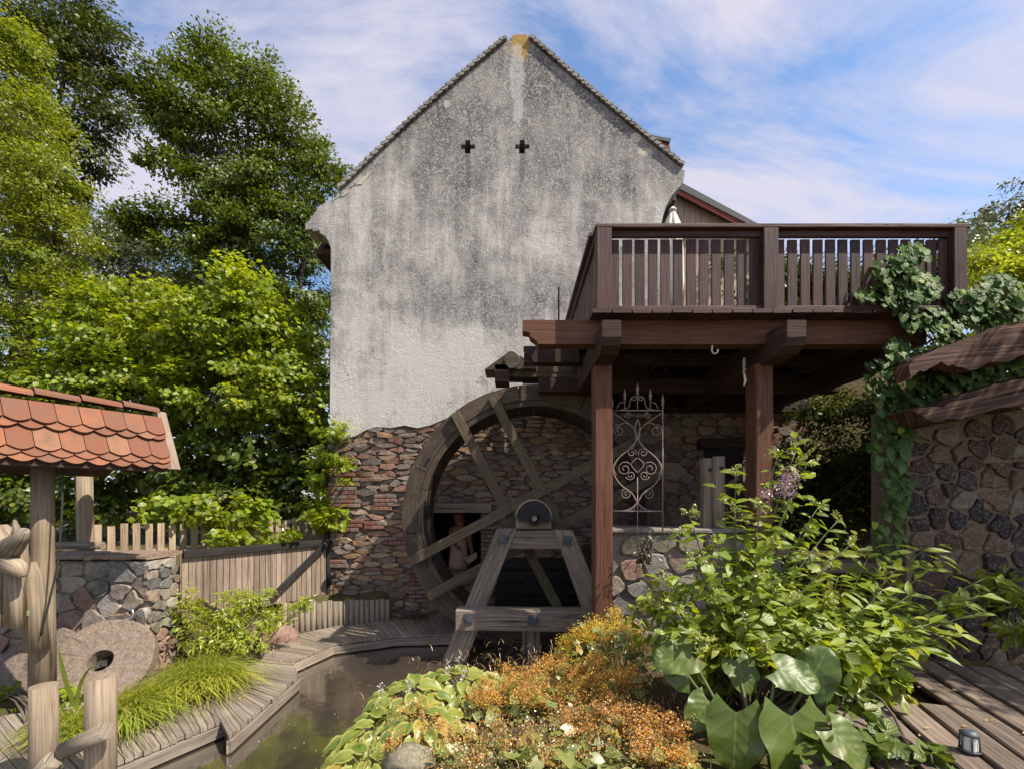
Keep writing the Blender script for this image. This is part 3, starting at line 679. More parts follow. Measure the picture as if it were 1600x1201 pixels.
blk(P(650, 0, YW).x, XR, 3.353, 3.62)
m.build('mortar_core', M['deep_mortar'], house, recalc=False)
# brick patches
bricks = []
def brick_patch(px0, px1, py0, py1, nm='brick', mat='brick', ragged=.12):
    a, b_ = P(px0, py1, YW), P(px1, py0, YW); z = a.z; row = 0; bricks.append((a.x, b_.x, a.z, b_.z))
    while z < b_.z - .05:
        x = a.x + (.0 if row % 2 else -.11)
        while x < b_.x:
            wd = rnd(.20, .24); x0, x1 = max(x, a.x), min(x + wd, b_.x + rnd(0, ragged))
            if x1 - x0 > .06:
                mb = MB(); h = .062 + rnd(-.004, .006)
                mb.beam((x0 + .006, YW - .01, z + .035), (x1 - .006, YW - .01, z + .035), .085, h, (0, 0, 1), .008)
                mb.build(nm, M[mat], house)
            x += wd
        z += .074; row += 1
brick_patch(514, 558, 752, 792); brick_patch(640, 668, 888, 940); brick_patch(585, 612, 772, 797)
brick_patch(516, 548, 728, 744); brick_patch(570, 600, 812, 826); brick_patch(520, 560, 812, 830); brick_patch(552, 590, 742, 752); brick_patch(600, 632, 838, 850); brick_patch(514, 540, 870, 886); brick_patch(752, 775, 803, 905, 'brick', 'pale_brick', .0)
# anisotropic: courses are flatter than wide
S_ = [(x, z * 3.0) for x, z in course_seeds(XL - .1, 1.4, -.35, 3.75, .035, .12, .09, .60, .28)]
cellsA = [[(x, z / 3.0) for x, z in c] for c in voronoi(S_)]
S_ = [(x, z * 1.6) for x, z in course_seeds(1.4, XR, .2, 3.75, .10, .20, .16, .42, .25)]
cellsB = [[(x, z / 1.6) for x, z in c] for c in voronoi(S_)]
def in_house(cx, cz, c):
    if cx < XL - .02 or cx > XR or cz < -.3: return None
    if cz > zone_top(cx) + .02: return None
    if wx0 - .02 < cx < wx1 + .02 and wz0 - .02 < cz < wz1 + .17: return None
    for (x0, x1, z0, z1) in bricks:
        if x0 - .03 < cx < x1 + .05 and z0 - .02 < cz < z1 + .02: return None
    if cx > 1.0 and cz < .6: return None
    c = clip(c, -1, 0, -(XL - .02))
    if wz0 - .1 < cz < wz1 + .1:
        if cx <= wx0: c = clip(c, 1, 0, wx0 + .01)
        elif cx >= wx1: c = clip(c, -1, 0, -(wx1 - .01))
    if wx0 < cx < wx1:
        if cz > wz1: c = clip(c, 0, -1, -(wz1 + .16))
        if cz < wz0: c = clip(c, 0, 1, wz0)
    if len(c) < 3: return None
    return [(x, z) for x, z in c]
def vis(cx, cz): # weight so visible stones become the parts
    return True
masonry(house, cellsA + [c for c in cellsB if len(c) > 2 and sum(p[0] for p in c) / len(c) > 1.45], Vector((0, YW, 0)), XU, ZU, -YU, M['mill_stone'], in_house, (.006, .036), .0035, 300, rough=.2)
m = MB(); m.beam(P(669, 793, YW - .02), P(768, 793, YW - .02), .16, .165, seg=3, wob=.003); m.build('lintel', M['trestle_wood'], house)
# dark room behind the opening and iron pipe
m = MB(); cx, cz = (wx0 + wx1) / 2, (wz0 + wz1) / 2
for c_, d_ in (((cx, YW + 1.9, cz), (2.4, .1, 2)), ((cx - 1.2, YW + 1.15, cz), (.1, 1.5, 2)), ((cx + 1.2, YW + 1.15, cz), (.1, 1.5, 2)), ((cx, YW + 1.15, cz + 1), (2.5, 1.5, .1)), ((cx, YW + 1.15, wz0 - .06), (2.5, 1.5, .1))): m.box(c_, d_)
m.build('interior', M['interior_shade'], house, recalc=False)
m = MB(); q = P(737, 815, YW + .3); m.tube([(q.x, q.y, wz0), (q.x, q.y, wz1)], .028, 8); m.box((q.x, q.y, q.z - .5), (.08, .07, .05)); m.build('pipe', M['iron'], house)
# carved figure in the window
fig = thing('carved_figure', (P(717, 0, YW + .35).x, YW + .35, wz0 - .01), 'carved wooden bearded figure in a pleated robe standing in the dark window opening', 'statue')
fx, fy, fz = fig.location; H = .98
m = MB(); m.lathe([(.17, 0), (.18, .06), (.165, .3), (.14, .5), (.125, .56)], (fx, fy, fz), 40, flute=.07, nf=10); m.build('robe', M['carved_light'], fig)
m = MB(); m.lathe([(.125, .0), (.15, .08), (.16, .17), (.13, .235), (.055, .26)], (fx, fy, fz + .555), 18); m.build('torso', M['carved'], fig)
m = MB(); m.lathe([(.132, 0), (.14, .02), (.132, .045)], (fx, fy, fz + .55), 20); m.build('belt', M['carved_light'], fig)
m = MB(); m.lathe([(.045, 0), (.055, .03), (.085, .06), (.098, .11), (.092, .16), (.06, .20), (.01, .215)], (fx + .01, fy, fz + .80), 16)
m.prism([(fx + .085, fy - .09, fz + .93), (fx + .12, fy - .115, fz + .895), (fx + .08, fy - .10, fz + .885)], (.02, .03, 0))
m.lathe([(.01, -.09), (.05, -.04), (.06, 0)], (fx + .045, fy - .06, fz + .86), 10); m.build('head', M['carved'], fig)
m = MB(); m.lathe([(.10, 0), (.108, .05), (.085, .10), (.03, .12)], (fx - .015, fy + .02, fz + .93), 14); m.build('hair', M['carved'], fig)
for s_, e in ((-1, (fx + .02, fy - .2, fz + .42)), (1, (fx + .27, fy - .16, fz + .28))):
    m = MB(); m.tube(bez((fx + s_ * .13, fy, fz + .76), (fx + s_ * .19 + .03, fy - .08, fz + .52), e, 5), [.055, .052, .045, .042, .036, .03], 8)
    for k in range(5): # fingers
        ex, ey, ez = e; m.tube([(ex, ey, ez), (ex + .02 + k * .006, ey - .025, ez - .03 - .004 * k), (ex + .018 + k * .01, ey - .03, ez - .055)], [.010, .009, .006], 5)
    m.build('arm', M['carved'], fig)
m = MB(); m.prism([(fx + .12, fy - .22, fz + .22), (fx + .34, fy - .2, fz + .34), (fx + .36, fy - .22, fz + .24), (fx + .2, fy - .24, fz + .12)], (0, .09, 0)); tag(m.build('book', M['carved_light']), 'pale carved open book lying at the robed figure in the window', 'carving')

# ================================================================== BARN behind right
barn = thing('barn', (3.6, 12, 0), 'barn with pale board gable and dark sheet roof behind the balcony', 'barn')
YB = 11.5
a, b_, c_, d_ = P(1062, 285, YB), P(1198, 358, YB), P(1062, 300, YB), P(1180, 358, YB)
m = MB(); m.prism([P(1040, 272, YB - .3), P(1215, 366, YB - .3), P(1200, 366, YB - .3), P(1040, 284, YB - .3)], (0, 7, 0)); m.build('roof', M['zinc'], barn)
m = MB(); m.beam(P(1040, 288, YB - .25), P(1196, 370, YB - .25), .05, .16); m.build('rafter_board', M['red_wood'], barn)
x = P(1030, 0, YB).x; pxs = 1030
while pxs < 1178:
    x0, x1 = P(pxs, 0, YB).x, P(pxs + 9.5, 0, YB).x; zt_ = P(0, 292 + (pxs - 1045) * .53, YB).z
    m = MB(); m.beam(((x0 + x1) / 2, YB, 5.2), ((x0 + x1) / 2, YB, zt_), x1 - x0 - .01, .03, (0, 1, 0), .004); m.build('cladding_board', M['barn_wood'], barn); pxs += 9.5
m = MB(); m.box((P(1115, 0, YB).x, YB + .6, 2.6), (2.6, 1.0, 5.2)); m.box((P(1105, 0, YB).x, YB + .08, 6.2), (2.1, .06, 2.0)); m.build('wall', M['beam_wood'], barn)
# dormer vent with red boards
vent = thing('roof_vent', P(1022, 240, 9.2), 'small red boarded roof vent with a sheet roof above the right verge', 'roof vent')
m = MB(); m.prism([P(x, y, 9.2) for x, y in [(998, 213), (1018, 211), (1049, 217), (1047, 222), (1018, 216), (1000, 217)]], (0, .5, 0)); m.build('roof', M['zinc'], vent)
m = MB(); m.prism([P(x, y, 9.24) for x, y in [(1008, 218), (1046, 222), (1047, 233), (1036, 231), (1033, 240), (1026, 252), (1005, 250)]], (0, .42, 0)); m.build('side_board', M['red_wood'], vent)

# ================================================================== BALCONY
bal = thing('balcony', (2.9, 5.3, 1.3), 'dark brown timber balcony with slatted railing on heavy wooden posts', 'balcony')
YF = 5.14; bx0, bx1 = P(933, 0, YF).x, P(1501, 0, YF).x; zc, zd = P(0, 355, YF).z, P(0, 487, YF).z
def railrun(p0, p1, nm):
    pass
m = MB(); m.beam((bx0 - .03, YF, zc - .025), (bx1 + .03, YF, zc - .025), .16, .048, seg=4, wob=.002); m.build('handrail', M['rail_wood'], bal)
m = MB(); m.beam((bx0, YF, zc - .085), (bx1, YF, zc - .085), .05, .07, seg=2); m.build('under_rail', M['rail_wood'], bal)
zb = P(0, 484, YF).z
m = MB(); m.beam((bx0, YF - .02, zb), (bx1, YF - .02, zb), .05, .055, seg=2); m.build('bottom_rail', M['rail_wood'], bal)
for a in (942, 1199, 1491):
    x = P(a, 0, YF).x; m = MB(); m.beam((x, YF - .005, zd - .03), (x, YF - .005, zc - .05), .165 if a != 1491 else .15, .15, (0, 1, 0), .008); m.build('rail_post', M['rail_wood'], bal)
def slat_mesh(h):
    mb = MB(); mb.beam((0, 0, 0), (0, 0, h), .102, .026, (0, 1, 0), .003); return mb
for (s0, s1, nn) in ((960.5, 1180, 12), (1219.5, 1477, 14)):
    for i in range(nn):
        x = P(s0 + (s1 - s0) * i / (nn - 1), 0, YF).x; zt_ = P(0, 374 + rnd(-.5, .5), YF).z; z0 = P(0, 481, YF).z
        mb = MB(); mb.beam((x, YF + .02, z0), (x + rnd(-.004, .004), YF + .02, zt_), .106 + rnd(-.004, .004), .026, (0, 1, 0), .003); mb.build('slat', M['rail_wood'], bal)
YE = 8.10
m = MB(); m.beam((bx0, YF + .09, zc - .027), (bx0, YE, zc - .027), .15, .044); m.build('handrail', M['rail_wood'], bal)
m = MB(); m.beam((bx0, YF + .07, zc - .085), (bx0, YE, zc - .085), .045, .07); m.build('under_rail', M['rail_wood'], bal)
m = MB(); m.beam((bx0, YF + .07, zb), (bx0, YE, zb), .045, .055); m.build('bottom_rail', M['rail_wood'], bal)
for i in range(19):
    y = YF + .22 + i * .148
    if y > YE - .08: break
    mb = MB(); mb.beam((bx0 + .03, y, zb - .02), (bx0 + .03, y, zc - .10), .024, .106, (0, 1, 0), .003); mb.build('slat', M['rail_wood'], bal)
m = MB(); m.beam((bx1 + .02, YF + .08, zc - .027), (bx1 + .02, YE, zc - .027), .15, .044); m.build('handrail', M['rail_wood'], bal)
x = bx0 - .07; nb = 19; pw = (bx1 - bx0 + .12) / nb
for i in range(nb):
    mb = MB(); xx = x + pw * (i + .5); mb.beam((xx, YF - .09 + rnd(-.008, .008), zd - .025), (xx, YE + .05, zd - .025), pw - .012, .045, (0, 0, 1), .006, 2, .001); mb.build('deck_board', M['rail_wood'], bal)
# front beam with ogee end
YBm = 5.36; zt_, zb_ = P(0, 500, YBm - .09).z, P(0, 538, YBm - .09).z
prof = [(817, 500), (1448, 500), (1448, 538), (842, 538), (839, 533), (834, 529), (829, 526), (827, 519), (817, 517)]
m = MB(); m.prism([P(x, y, YBm - .09) for x, y in prof], (0, .18, 0)); m.build('front_beam', M['post_wood'], bal)
pst = []
for xx in (.99 + .045, 2.92):
    m = MB(); m.beam((xx, 5.52, .0 if xx < 2 else 1.0), (xx, 5.52, 3.64), .205, .26, (0, 1, 0), .012, 4, .003); m.build('post', M['post_wood'], bal)
for xx, dxx in ((1.02, 0), (2.93, .04)):
    y0 = 4.86
    poly = [(y0, 3.94), (YE + .1, 3.95), (YE + .1, 3.62), (y0 + .14, 3.62), (y0 + .03, 3.68), (y0, 3.76)]
    m = MB(); m.prism([(xx - .1 + dxx, y, z) for y, z in poly], (.20, 0, 0)); m.build('bracket_beam', M['beam_wood'], bal)
m = MB(); m.beam((4.5, 5.5, 3.8), (4.5, YE, 3.8), .2, .3); m.build('bracket_beam', M['beam_wood'], bal)
for y in (6.35, 7.3, 8.0):
    m = MB(); m.beam((.12 if y < 7.9 else .5, y, 3.97), (4.9, y, 3.97), .15, .14, seg=3, wob=.004); m.build('joist', M['beam_wood'], bal)
m = MB(); m.beam((.35, 6.9, 3.74), (4.8, 6.9, 3.74), .2, .2); m.build('joist', M['beam_wood'], bal)
for i in range(3):
    m = MB(); z = 3.66 + i * .15; m.beam((1.3, 8.12, z), (5.0, 8.12, z), .04, .14, (0, 0, 1), .006); m.build('back_board', M['beam_wood'], bal)
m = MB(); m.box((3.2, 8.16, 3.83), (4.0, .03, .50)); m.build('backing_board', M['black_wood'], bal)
m = MB(); q = P(1117, 545, 5.25); m.tube([q + Vector((-.03, 0, .035)), q + Vector((-.035, 0, -.03)), q + Vector((-.01, 0, -.06)), q + Vector((.025, 0, -.05)), q + Vector((.035, 0, -.01))], .008, 6); tag(m.build('hook', M['cream_cloth']), 'small white hook screwed under the front beam', 'hook')
m = MB(); q = P(1163, 562, 5.45)
for i in range(6): m.tube([q + Vector((.012 * math.cos(a), .01 * (i % 2), -.03 * i + .018 * math.sin(a))) for a in [k * .785 for k in range(9)]], .004, 5, close=False)
m.tube([q + Vector((0, 0, -.17)), q + Vector((.012, 0, -.25)), q + Vector((-.006, 0, -.31))], [.012, .016, .006], 6); tag(m.build('hanging_chain', M['cream_cloth']), 'pale chain hanging beside the right balcony post', 'chain')
# rod
m = MB(); m.tube([P(873, 505, 5.6), P(873, 449, 5.6)], .011, 6); tag(m.build('metal_rod', M['iron']), 'thin dark rod standing upright at the left end of the front beam', 'rod')
# parasol
par = thing('closed_parasol', (P(1051, 0, 7.2).x, 7.2, 4.1), 'closed cream parasol standing behind the balcony railing', 'parasol')
px_, _, pz = par.location; zt_ = P(0, 322, 7.2).z
m = MB(); m.tube([(px_, 7.2, 4.12), (px_, 7.2, zt_ - .02)], .022, 8); m.build('pole', M['grey_wood'], par)
m = MB(); m.lathe([(.13, -1.5), (.16, -1.1), (.15, -.6), (.115, -.25), (.05, -.07), (.012, 0)], (px_, 7.2, zt_ - .06), 40, flute=.13, nf=8); m.build('canopy', M['cream_cloth'], par)
m = MB(); m.lathe([(.06, 0), (.05, .03), (.02, .06)], (px_, 7.2, zt_ - .08), 12); m.build('cap', M['cream_cloth'], par)

# ================================================================== WATER WHEEL
WC = Vector(((836 - CX) / F * 7.0, 7.0, EYE - 28 / F * 7.0)); RO, RI = 2.02, 1.62
wheel = thing('water_wheel', WC, 'large dark wooden water wheel with crossed arms under the balcony', 'water wheel')
def ringseg(mb, r0, r1, y0, y1, a0, a1, n=4):
    V = []; 
    for k in range(n + 1):
        a = a0 + (a1 - a0) * k / n; c, s_ = math.cos(a), math.sin(a)
        V += [(WC.x + r * c, y, WC.z + r * s_) for r, y in ((r0, y0), (r1, y0), (r1, y1), (r0, y1))]
    f = []; uv = []
    for k in range(n):
        for i in range(4):
            j = (i + 1) % 4; f.append((k * 4 + i, k * 4 + j, k * 4 + 4 + j, k * 4 + 4 + i))
            v0, v1 = [(r0, r1), (0, y1 - y0), (r1, r0), (y1 - y0, 0)][i]; rm = (r0 + r1) / 2; ua, ub = (a0 + (a1 - a0) * k / n) * rm, (a0 + (a1 - a0) * (k + 1) / n) * rm
            uv.append([(ua, v0), (ua, v1), (ub, v1), (ub, v0)])
    f += [(0, 1, 2, 3), (n * 4 + 3, n * 4 + 2, n * 4 + 1, n * 4)]; uv += [[(0, 0), (0, .2), (.05, .2), (.05, 0)]] * 2
    mb.add(V, f, uv)
NS = 12
for i in range(NS):
    a0 = 2 * math.pi * i / NS + .13; a1 = a0 + 2 * math.pi / NS - .006
    dy_ = rnd(-.004, .004)
    for (ra, rb, y0, nm) in ((1.79, RO, 7.0, 'outer_felloe'), (1.70, 1.785, 7.012, 'inner_felloe')):
        m = MB(); ringseg(m, ra, rb, y0 + dy_, 7.07, a0 + (.15 if ra < 1.75 else 0), a1 + (.15 if ra < 1.75 else 0), 4); m.build(nm, M['wheel_wood'], wheel)
    m = MB(); ringseg(m, 1.70, RO, 7.80, 7.87, a0, a1, 4); m.build('rear_felloe', M['wheel_wood'], wheel)
for i in range(48):
    a0 = 2 * math.pi * i / 48; m = MB(); ringseg(m, 1.70, 1.735, 7.075, 7.795, a0 + .003, a0 + 2 * math.pi / 48 - .003, 1); m.build('sole_board', M['wheel_wood'], wheel)
    if i % 2 == 0:
        m = MB(); c, s_ = math.cos(a0), math.sin(a0); c2, s2 = math.cos(a0 + .13), math.sin(a0 + .13)
        m.prism([(WC.x + 1.74 * c, 7.075, WC.z + 1.74 * s_), (WC.x + 2.0 * c2, 7.075, WC.z + 2.0 * s2), (WC.x + 2.0 * c2 - .03 * s2, 7.075, WC.z + 2.0 * s2 + .03 * c2), (WC.x + 1.74 * c - .03 * s_, 7.075, WC.z + 1.74 * s_ + .03 * c)], (0, .72, 0)); m.build('bucket_board', M['wheel_wood'], wheel)
def armbeam(pa, pb, Y, name='arm', wd=.145):
    m = MB(); m.beam(P(*pa, Y), P(*pb, Y), wd, .072, (0, 1, 0), .006, 5, .0025); m.build(name, M['arm_wood'], wheel)
armbeam((711, 645), (898, 998), 6.955); armbeam((769, 619), (955, 975), 6.955)
armbeam((640, 877), (1012, 679), 6.875); armbeam((669, 931), (1036, 737), 6.875)
for (x, y) in ((791, 794), (849, 764), (712, 652), (768, 625), (652, 871), (681, 925), (831, 849)):
    m = MB(); m.lathe([(.028, 0), (.028, .03), (.015, .04)], P(x, y, 6.80) - Vector((0, .04, 0)), 8, 'Y'); m.build('bolt', M['bolt_iron'], wheel)
m = MB(); m.lathe([(.15, 0), (.15, 2.0)], (WC.x, 6.5, WC.z), 16, 'Y'); m.lathe([(.055, 0), (.055, .5)], (WC.x, 6.12, WC.z), 12, 'Y'); m.build('axle', M['iron'], wheel)
# ------------------------------------------------------------------ trestle
YT = 6.3
tre = thing('trestle', P(820, 1040, YT), 'split weathered A-shaped timber trestle carrying the wheel axle', 'trestle')
def tb(poly, Y, th, name='beam'):
    m = MB(); pts = [P(x, y, Y) for x, y in poly]; m.prism(pts, (0, th, 0))
    # uv along the long side
    a = max(range(len(pts)), key=lambda i: (pts[(i + 1) % len(pts)] - pts[i]).length); d = (pts[(a + 1) % len(pts)] - pts[a]).normalized(); s_ = d.cross(YU); u0 = rnd(0, 40)
    for k, fce in enumerate(m.f): m.uv[k] = [(Vector(m.v[j]).dot(d) + u0, Vector(m.v[j]).dot(s_) + m.v[j][1]) for j in fce]
    o = m.build(name, M['trestle_wood'], tre); bv = o.modifiers.new('bevel', 'BEVEL'); bv.width = .008; bv.segments = 1; bv.limit_method = 'ANGLE'; return o
legL = tb([(776, 826), (807, 826), (724, 1044), (686, 1044)], YT, .22, 'leg'); legR = tb([(866, 827), (896, 829), (985, 1050), (946, 1050)], YT, .22, 'leg')
tb([(803, 828), (868, 828), (878, 857), (791, 857)], YT + .02, .2, 'top_beam')
m = MB(); m.beam(P(714, 965, YT - .07), P(955, 967, YT - .07), .26, .275, (0, 0, 1), .012, 6, .006); crossb = m.build('cross_beam', M['trestle_wood'], tre)
tb([(823, 985), (844, 985), (844, 1046), (823, 1046)], YT + .1, .16, 'short_post'); tb([(816, 985), (821.5, 985), (821.5, 1046), (816, 1046)], YT + .3, .1, 'short_post')
m = MB(); m.beam((WC.x - .6, YT + .5, -.35), (WC.x - .6, YT + 1.6, .1), .2, .2); m.build('brace', M['beam_wood'], tre)
tb([(806, 803), (862, 803), (862, 826), (806, 826)], YT - .01, .22, 'bearing_block')
m = MB(); c = P(834, 806, YT - .03); pl = [c + Vector((.235 * math.cos(a), 0, .235 * math.sin(a) - .02)) for a in [math.pi * k / 14 for k in range(15)]]
m.prism([c + Vector((-.235, 0, -.02))] + pl[::-1][1:] , (0, .2, 0)); m.build('bearing_shield', M['iron'], tre)
m = MB(); ring = [c + Vector((.242 * math.cos(a), -.005, .242 * math.sin(a) - .02)) for a in [math.pi * k / 16 for k in range(17)]]; m.tube(ring, .013, 6); m.build('shield_rim', M['trestle_wood'], tre)
m = MB(); c = P(835, 809, YT - .06); m.box(c + Vector((0, .01, -.01)), (.42, .06, .07)); m.lathe([(.10, 0), (.10, .08)], c + Vector((0, -.06, 0)), 18, 'Y'); m.lathe([(.06, 0), (.062, .08)], c + Vector((0, -.12, 0)), 14, 'Y')
for a in range(6): m.box(c + Vector((.085 * math.cos(a * 1.047), -.07, .085 * math.sin(a * 1.047))), (.03, .03, .03))
m.build('bearing', M['iron'], tre)
m = MB(); m.lathe([(.034, 0), (.036, .03)], c + Vector((0, -.14, 0)), 12, 'Y'); m.build('axle_end', M['rust_iron'], tre)
for (x, y, Y, pp) in ((785, 841, YT, legL), (886, 844, YT, legR), (733, 965, YT - .2, crossb), (832, 968, YT - .2, crossb)):
    q = P(x, y, Y - .012); m = MB(); m.box(q, (.12, .02, .12), ry=.1); m.lathe([(.045, 0), (.045, .03), (.02, .045)], q - Vector((0, .045, 0)), 6, 'Y'); m.build('bolt_plate', M['bolt_iron'], pp)
# dark planks deep behind the trestle (mill race boards)
race = thing('mill_race', (1.1, 7.9, -.2), 'dark wet boards of the mill race behind the wheel trestle', 'mill race')
for i in range(5):
    m = MB(); z = .05 + i * .22; m.beam((-.35, 8.02, z), (1.9, 8.02, z), .05, .2, (0, 0, 1), .01, 2, .004); m.build('board', M['black_wood'], race)
# ------------------------------------------------------------------ flume over the wheel
flu = thing('flume', P(850, 595, 7.3), 'old wooden flume trough pointing left above the wheel', 'flume')
m = MB(); m.beam(P(778, 586, 7.25), P(1010, 592, 7.25), .35, .13, seg=3, wob=.006); m.build('trough_bottom', M['arm_wood'], flu)
m = MB(); m.beam(P(800, 572, 7.08), P(1010, 580, 7.08), .03, .16, seg=3, wob=.004); m.build('trough_side', M['arm_wood'], flu)
m = MB(); m.prism([P(x, y, 7.0) for x, y in [(757, 577), (796, 549), (800, 549), (836, 569), (838, 577)]], (0, .5, 0)); m.build('lip', M['wheel_wood'], flu)
m = MB(); m.box(P(785, 588, 7.2), (.22, .4, .26)); m.build('end_block', M['beam_wood'], flu)
m = MB(); m.prism([P(x, y, 6.2) for x, y in [(818, 541), (905, 541), (905, 566), (835, 566), (826, 556)]], (0, .2, 0)); m.build('upper_board', M['beam_wood'], flu)
m = MB(); m.tube([P(800, 562, 6.9), P(803, 561, 7.3)], [.12, .11], 10, noise=.1); tag(m.build('cut_log', M['log_wood']), 'short pale cut log resting on the flume lip', 'log')
# ================================================================== LEFT: walkway
walk = thing('plank_walkway', G(420, 1080), 'narrow weathered plank walkway edging the pond on the left', 'walkway')
def boards(parent, pairs, step, zt, th=.035, mat='deck_wood', gap=.006, name='board'):
    for k in range(len(pairs) - 1):
        (ia, oa), (ib, ob) = pairs[k], pairs[k + 1]; L = (ob - oa).length; n = max(1, int(round(max(L, (ib - ia).length * .6) / step)))
        for i in range(n):
            t0, t1 = i / n, (i + 1) / n; a, b_, c, d = ia.lerp(ib, t0), ia.lerp(ib, t1), oa.lerp(ob, t1), oa.lerp(ob, t0)
            def sh(p, q, g): return p + (q - p).normalized() * g if (q - p).length > g * 3 else p
            a2, b2, c2, d2 = sh(a, b_, gap / 2), sh(b_, a, gap / 2), sh(c, d, gap / 2), sh(d, c, gap / 2)
            e = rnd(-.012, .012); dd = (d - a).normalized(); c2 = c2 + dd * e; d2 = d2 + dd * e; z = zt + rnd(-.003, .003)
            pts = [Vector((p.x, p.y, z)) for p in (a2, b2, c2, d2)]; m = MB()
            v = [p - Vector((0, 0, th)) for p in pts] + pts; L2 = (d - a).length; wd = (b_ - a).length; u0 = rnd(0, 50)
            v += [v[i_ + 4].lerp(sum((v[j + 4] for j in range(4)), Vector()) / 4, .0) for i_ in range(0)]
            m.add(v, [(4, 5, 6, 7), (0, 1, 5, 4), (1, 2, 6, 5), (2, 3, 7, 6), (3, 0, 4, 7)],
                  [[(u0, 0), (u0, wd), (u0 + L2, (c - d).length), (u0 + L2, 0)], [(u0, 0), (u0, wd), (u0 + .01, wd), (u0 + .01, .02)], [(u0, 0), (u0 + L2, 0), (u0 + L2, th), (u0, th)], [(u0, 0), (u0, wd), (u0 + .01, wd), (u0 + .01, .02)], [(u0, 0), (u0 + L2, 0), (u0 + L2, th), (u0, th)]])
            m.build(name, M[mat], parent)
PR = [(G(-60, 1130), G(40, 1248)), (G(330, 1056), G(357, 1120))]
boards(walk, PR, .062, 0)
PR = [(G(318, 1075), G(357, 1149)), (G(366, 1046), G(466, 1056)), (G(378, 1026), G(457, 1032)), (G(465, 990), G(520, 1005)), (G(530, 976), G(560, 999)), (G(597, 969), G(622, 992)), (G(712, 955), G(716, 990))]
boards(walk, PR, .062, 0)
def fascia(a, b_, z0=-.045, h=.11, off=.012, nm='fascia_board'):
    m = MB(); a = Vector((a.x, a.y, z0 - h / 2)); b_ = Vector((b_.x, b_.y, z0 - h / 2)); m.beam(a, b_, .035, h, (0, 0, 1), .005, 2, .002); m.build(nm, M['deck_wood'], walk)
e = OUT
fascia(G(40, 1248), e[1]); fascia(e[1], e[2]); fascia(e[2], e[3]); fascia(e[3], e[4]); fascia(e[4], e[5]); fascia(e[5], e[6]); fascia(e[6], e[7])
def rock(name, c, r, mat, label=None, cat='rock', parent=None, seed=0, n=14):
    rs = np.random.RandomState(seed); m = MB(); V = []; rings = 8
    import mathutils.noise as mn
    for i in range(rings + 1):
        th = math.pi * i / rings
        for j in range(n):
            ph = 2 * math.pi * j / n; d = Vector((math.sin(th) * math.cos(ph), math.sin(th) * math.sin(ph), math.cos(th)))
            k = 1 + .28 * mn.noise(d * 1.6 + Vector((seed * 3.1, 0, 0))) + .12 * mn.noise(d * 4 + Vector((seed, 2, 0))); V.append(Vector((c[0] + d.x * r[0] * k, c[1] + d.y * r[1] * k, c[2] + d.z * r[2] * k)))
    f = [(i * n + j, i * n + (j + 1) % n, (i + 1) * n + (j + 1) % n, (i + 1) * n + j) for i in range(rings) for j in range(n)]
    m.add(V, f, None, True); o = m.build(name, M[mat], parent)
    if label: tag(o, label, cat)
    return o
rock('rock', G(432, 1092, -.2), (.09, .1, .07), 'pier_stone', 'pale stone under the plank walkway, nearer the house', 'rock', seed=3)
rock('rock', G(378, 1152, -.2), (.08, .1, .06), 'pier_stone', 'pale stone under the plank walkway, nearer the bollards', 'rock', seed=5)
rock('boulder', (P(425, 0, 6.75).x, 6.75, .02), (.36, .22, .22), 'boulder', 'flat reddish boulder between bright green shrub and plank walkway', 'boulder', seed=8)
# palisade edging
pal = thing('log_edging', (-2.9, 7.5, 0), 'low edging of upright weathered half logs in front of the gate', 'edging')
PA, PB = Vector((-3.62, 7.22, 0)), Vector((-2.17, 7.83, 0)); npal = 20
for i in range(npal):
    q = PA.lerp(PB, i / (npal - 1)); m = MB(); h = .42 + rnd(-.02, .02) - .05 * i / npal; m.tube([q + Vector((0, 0, -.3)), q + Vector((0, 0, h))], .042, 8, noise=.06); m.build('log', M['grey_wood'], pal)
# ------------------------------------------------------------------ gate
gate = thing('board_gate', (-3.8, 7.0, .45), 'wide board gate with black diagonal braces beside the house corner', 'gate')
GA, GB = P(283, 0, 6.1), P(514, 0, 8.0); GA.z = GB.z = 0; gd = (GB - GA); GL = gd.length; gd.normalize(); gn = Vector((gd.y, -gd.x, 0))
ztop, zbot = 1.36, .42; nb_ = 26
for i in range(nb_):
    a, b_ = GA + gd * (GL * i / nb_ + .004), GA + gd * (GL * (i + 1) / nb_ - .004); c = (a + b_) / 2
    mb = MB(); mb.beam(c + Vector((0, 0, zbot + rnd(-.01, .01))), c + Vector((0, 0, ztop - .02)), .02, (b_ - a).length, tuple(gd), .003, 1)
    mb.build('board', M['gate_wood'], gate)
def gbar(p, q, wd=.09, nm='brace'): 
    m = MB(); m.beam(p, q, wd, .05, tuple(gn), .006, 2); m.build(nm, M['black_wood'], gate)
o_ = gn * .045
def gp(px, z): # point on gate plane from pixel column
    r_ = (px - CX) / F; t = (r_ * GA.y - GA.x) / (gd.x - r_ * gd.y); q = GA + gd * t; return Vector((q.x, q.y, z))
def gpp(px, py): q = gp(px, 0); q.z = EYE - (py - CY) / F * q.y; return q
gbar(gpp(284, 865) + o_, gpp(514, 846) + o_, .10, 'top_rail'); gbar(gpp(395, 990) + o_, gpp(510, 940) + o_, .09, 'bottom_rail')
gbar(gpp(424, 928) + o_ * 1.9, gpp(505, 848) + o_ * 1.9); gbar(gpp(303, 938) + o_ * 1.9, gpp(360, 968) + o_ * 1.9)
gbar(gpp(511, 842) + o_ * .5, gpp(511, 938) + o_ * .5, .06, 'stile')
m = MB(); m.beam(gpp(506, 847) + o_ * 2, gpp(522, 848) + o_ * 2, .07, .05, tuple(gn)); m.build('hinge', M['black_wood'], gate)
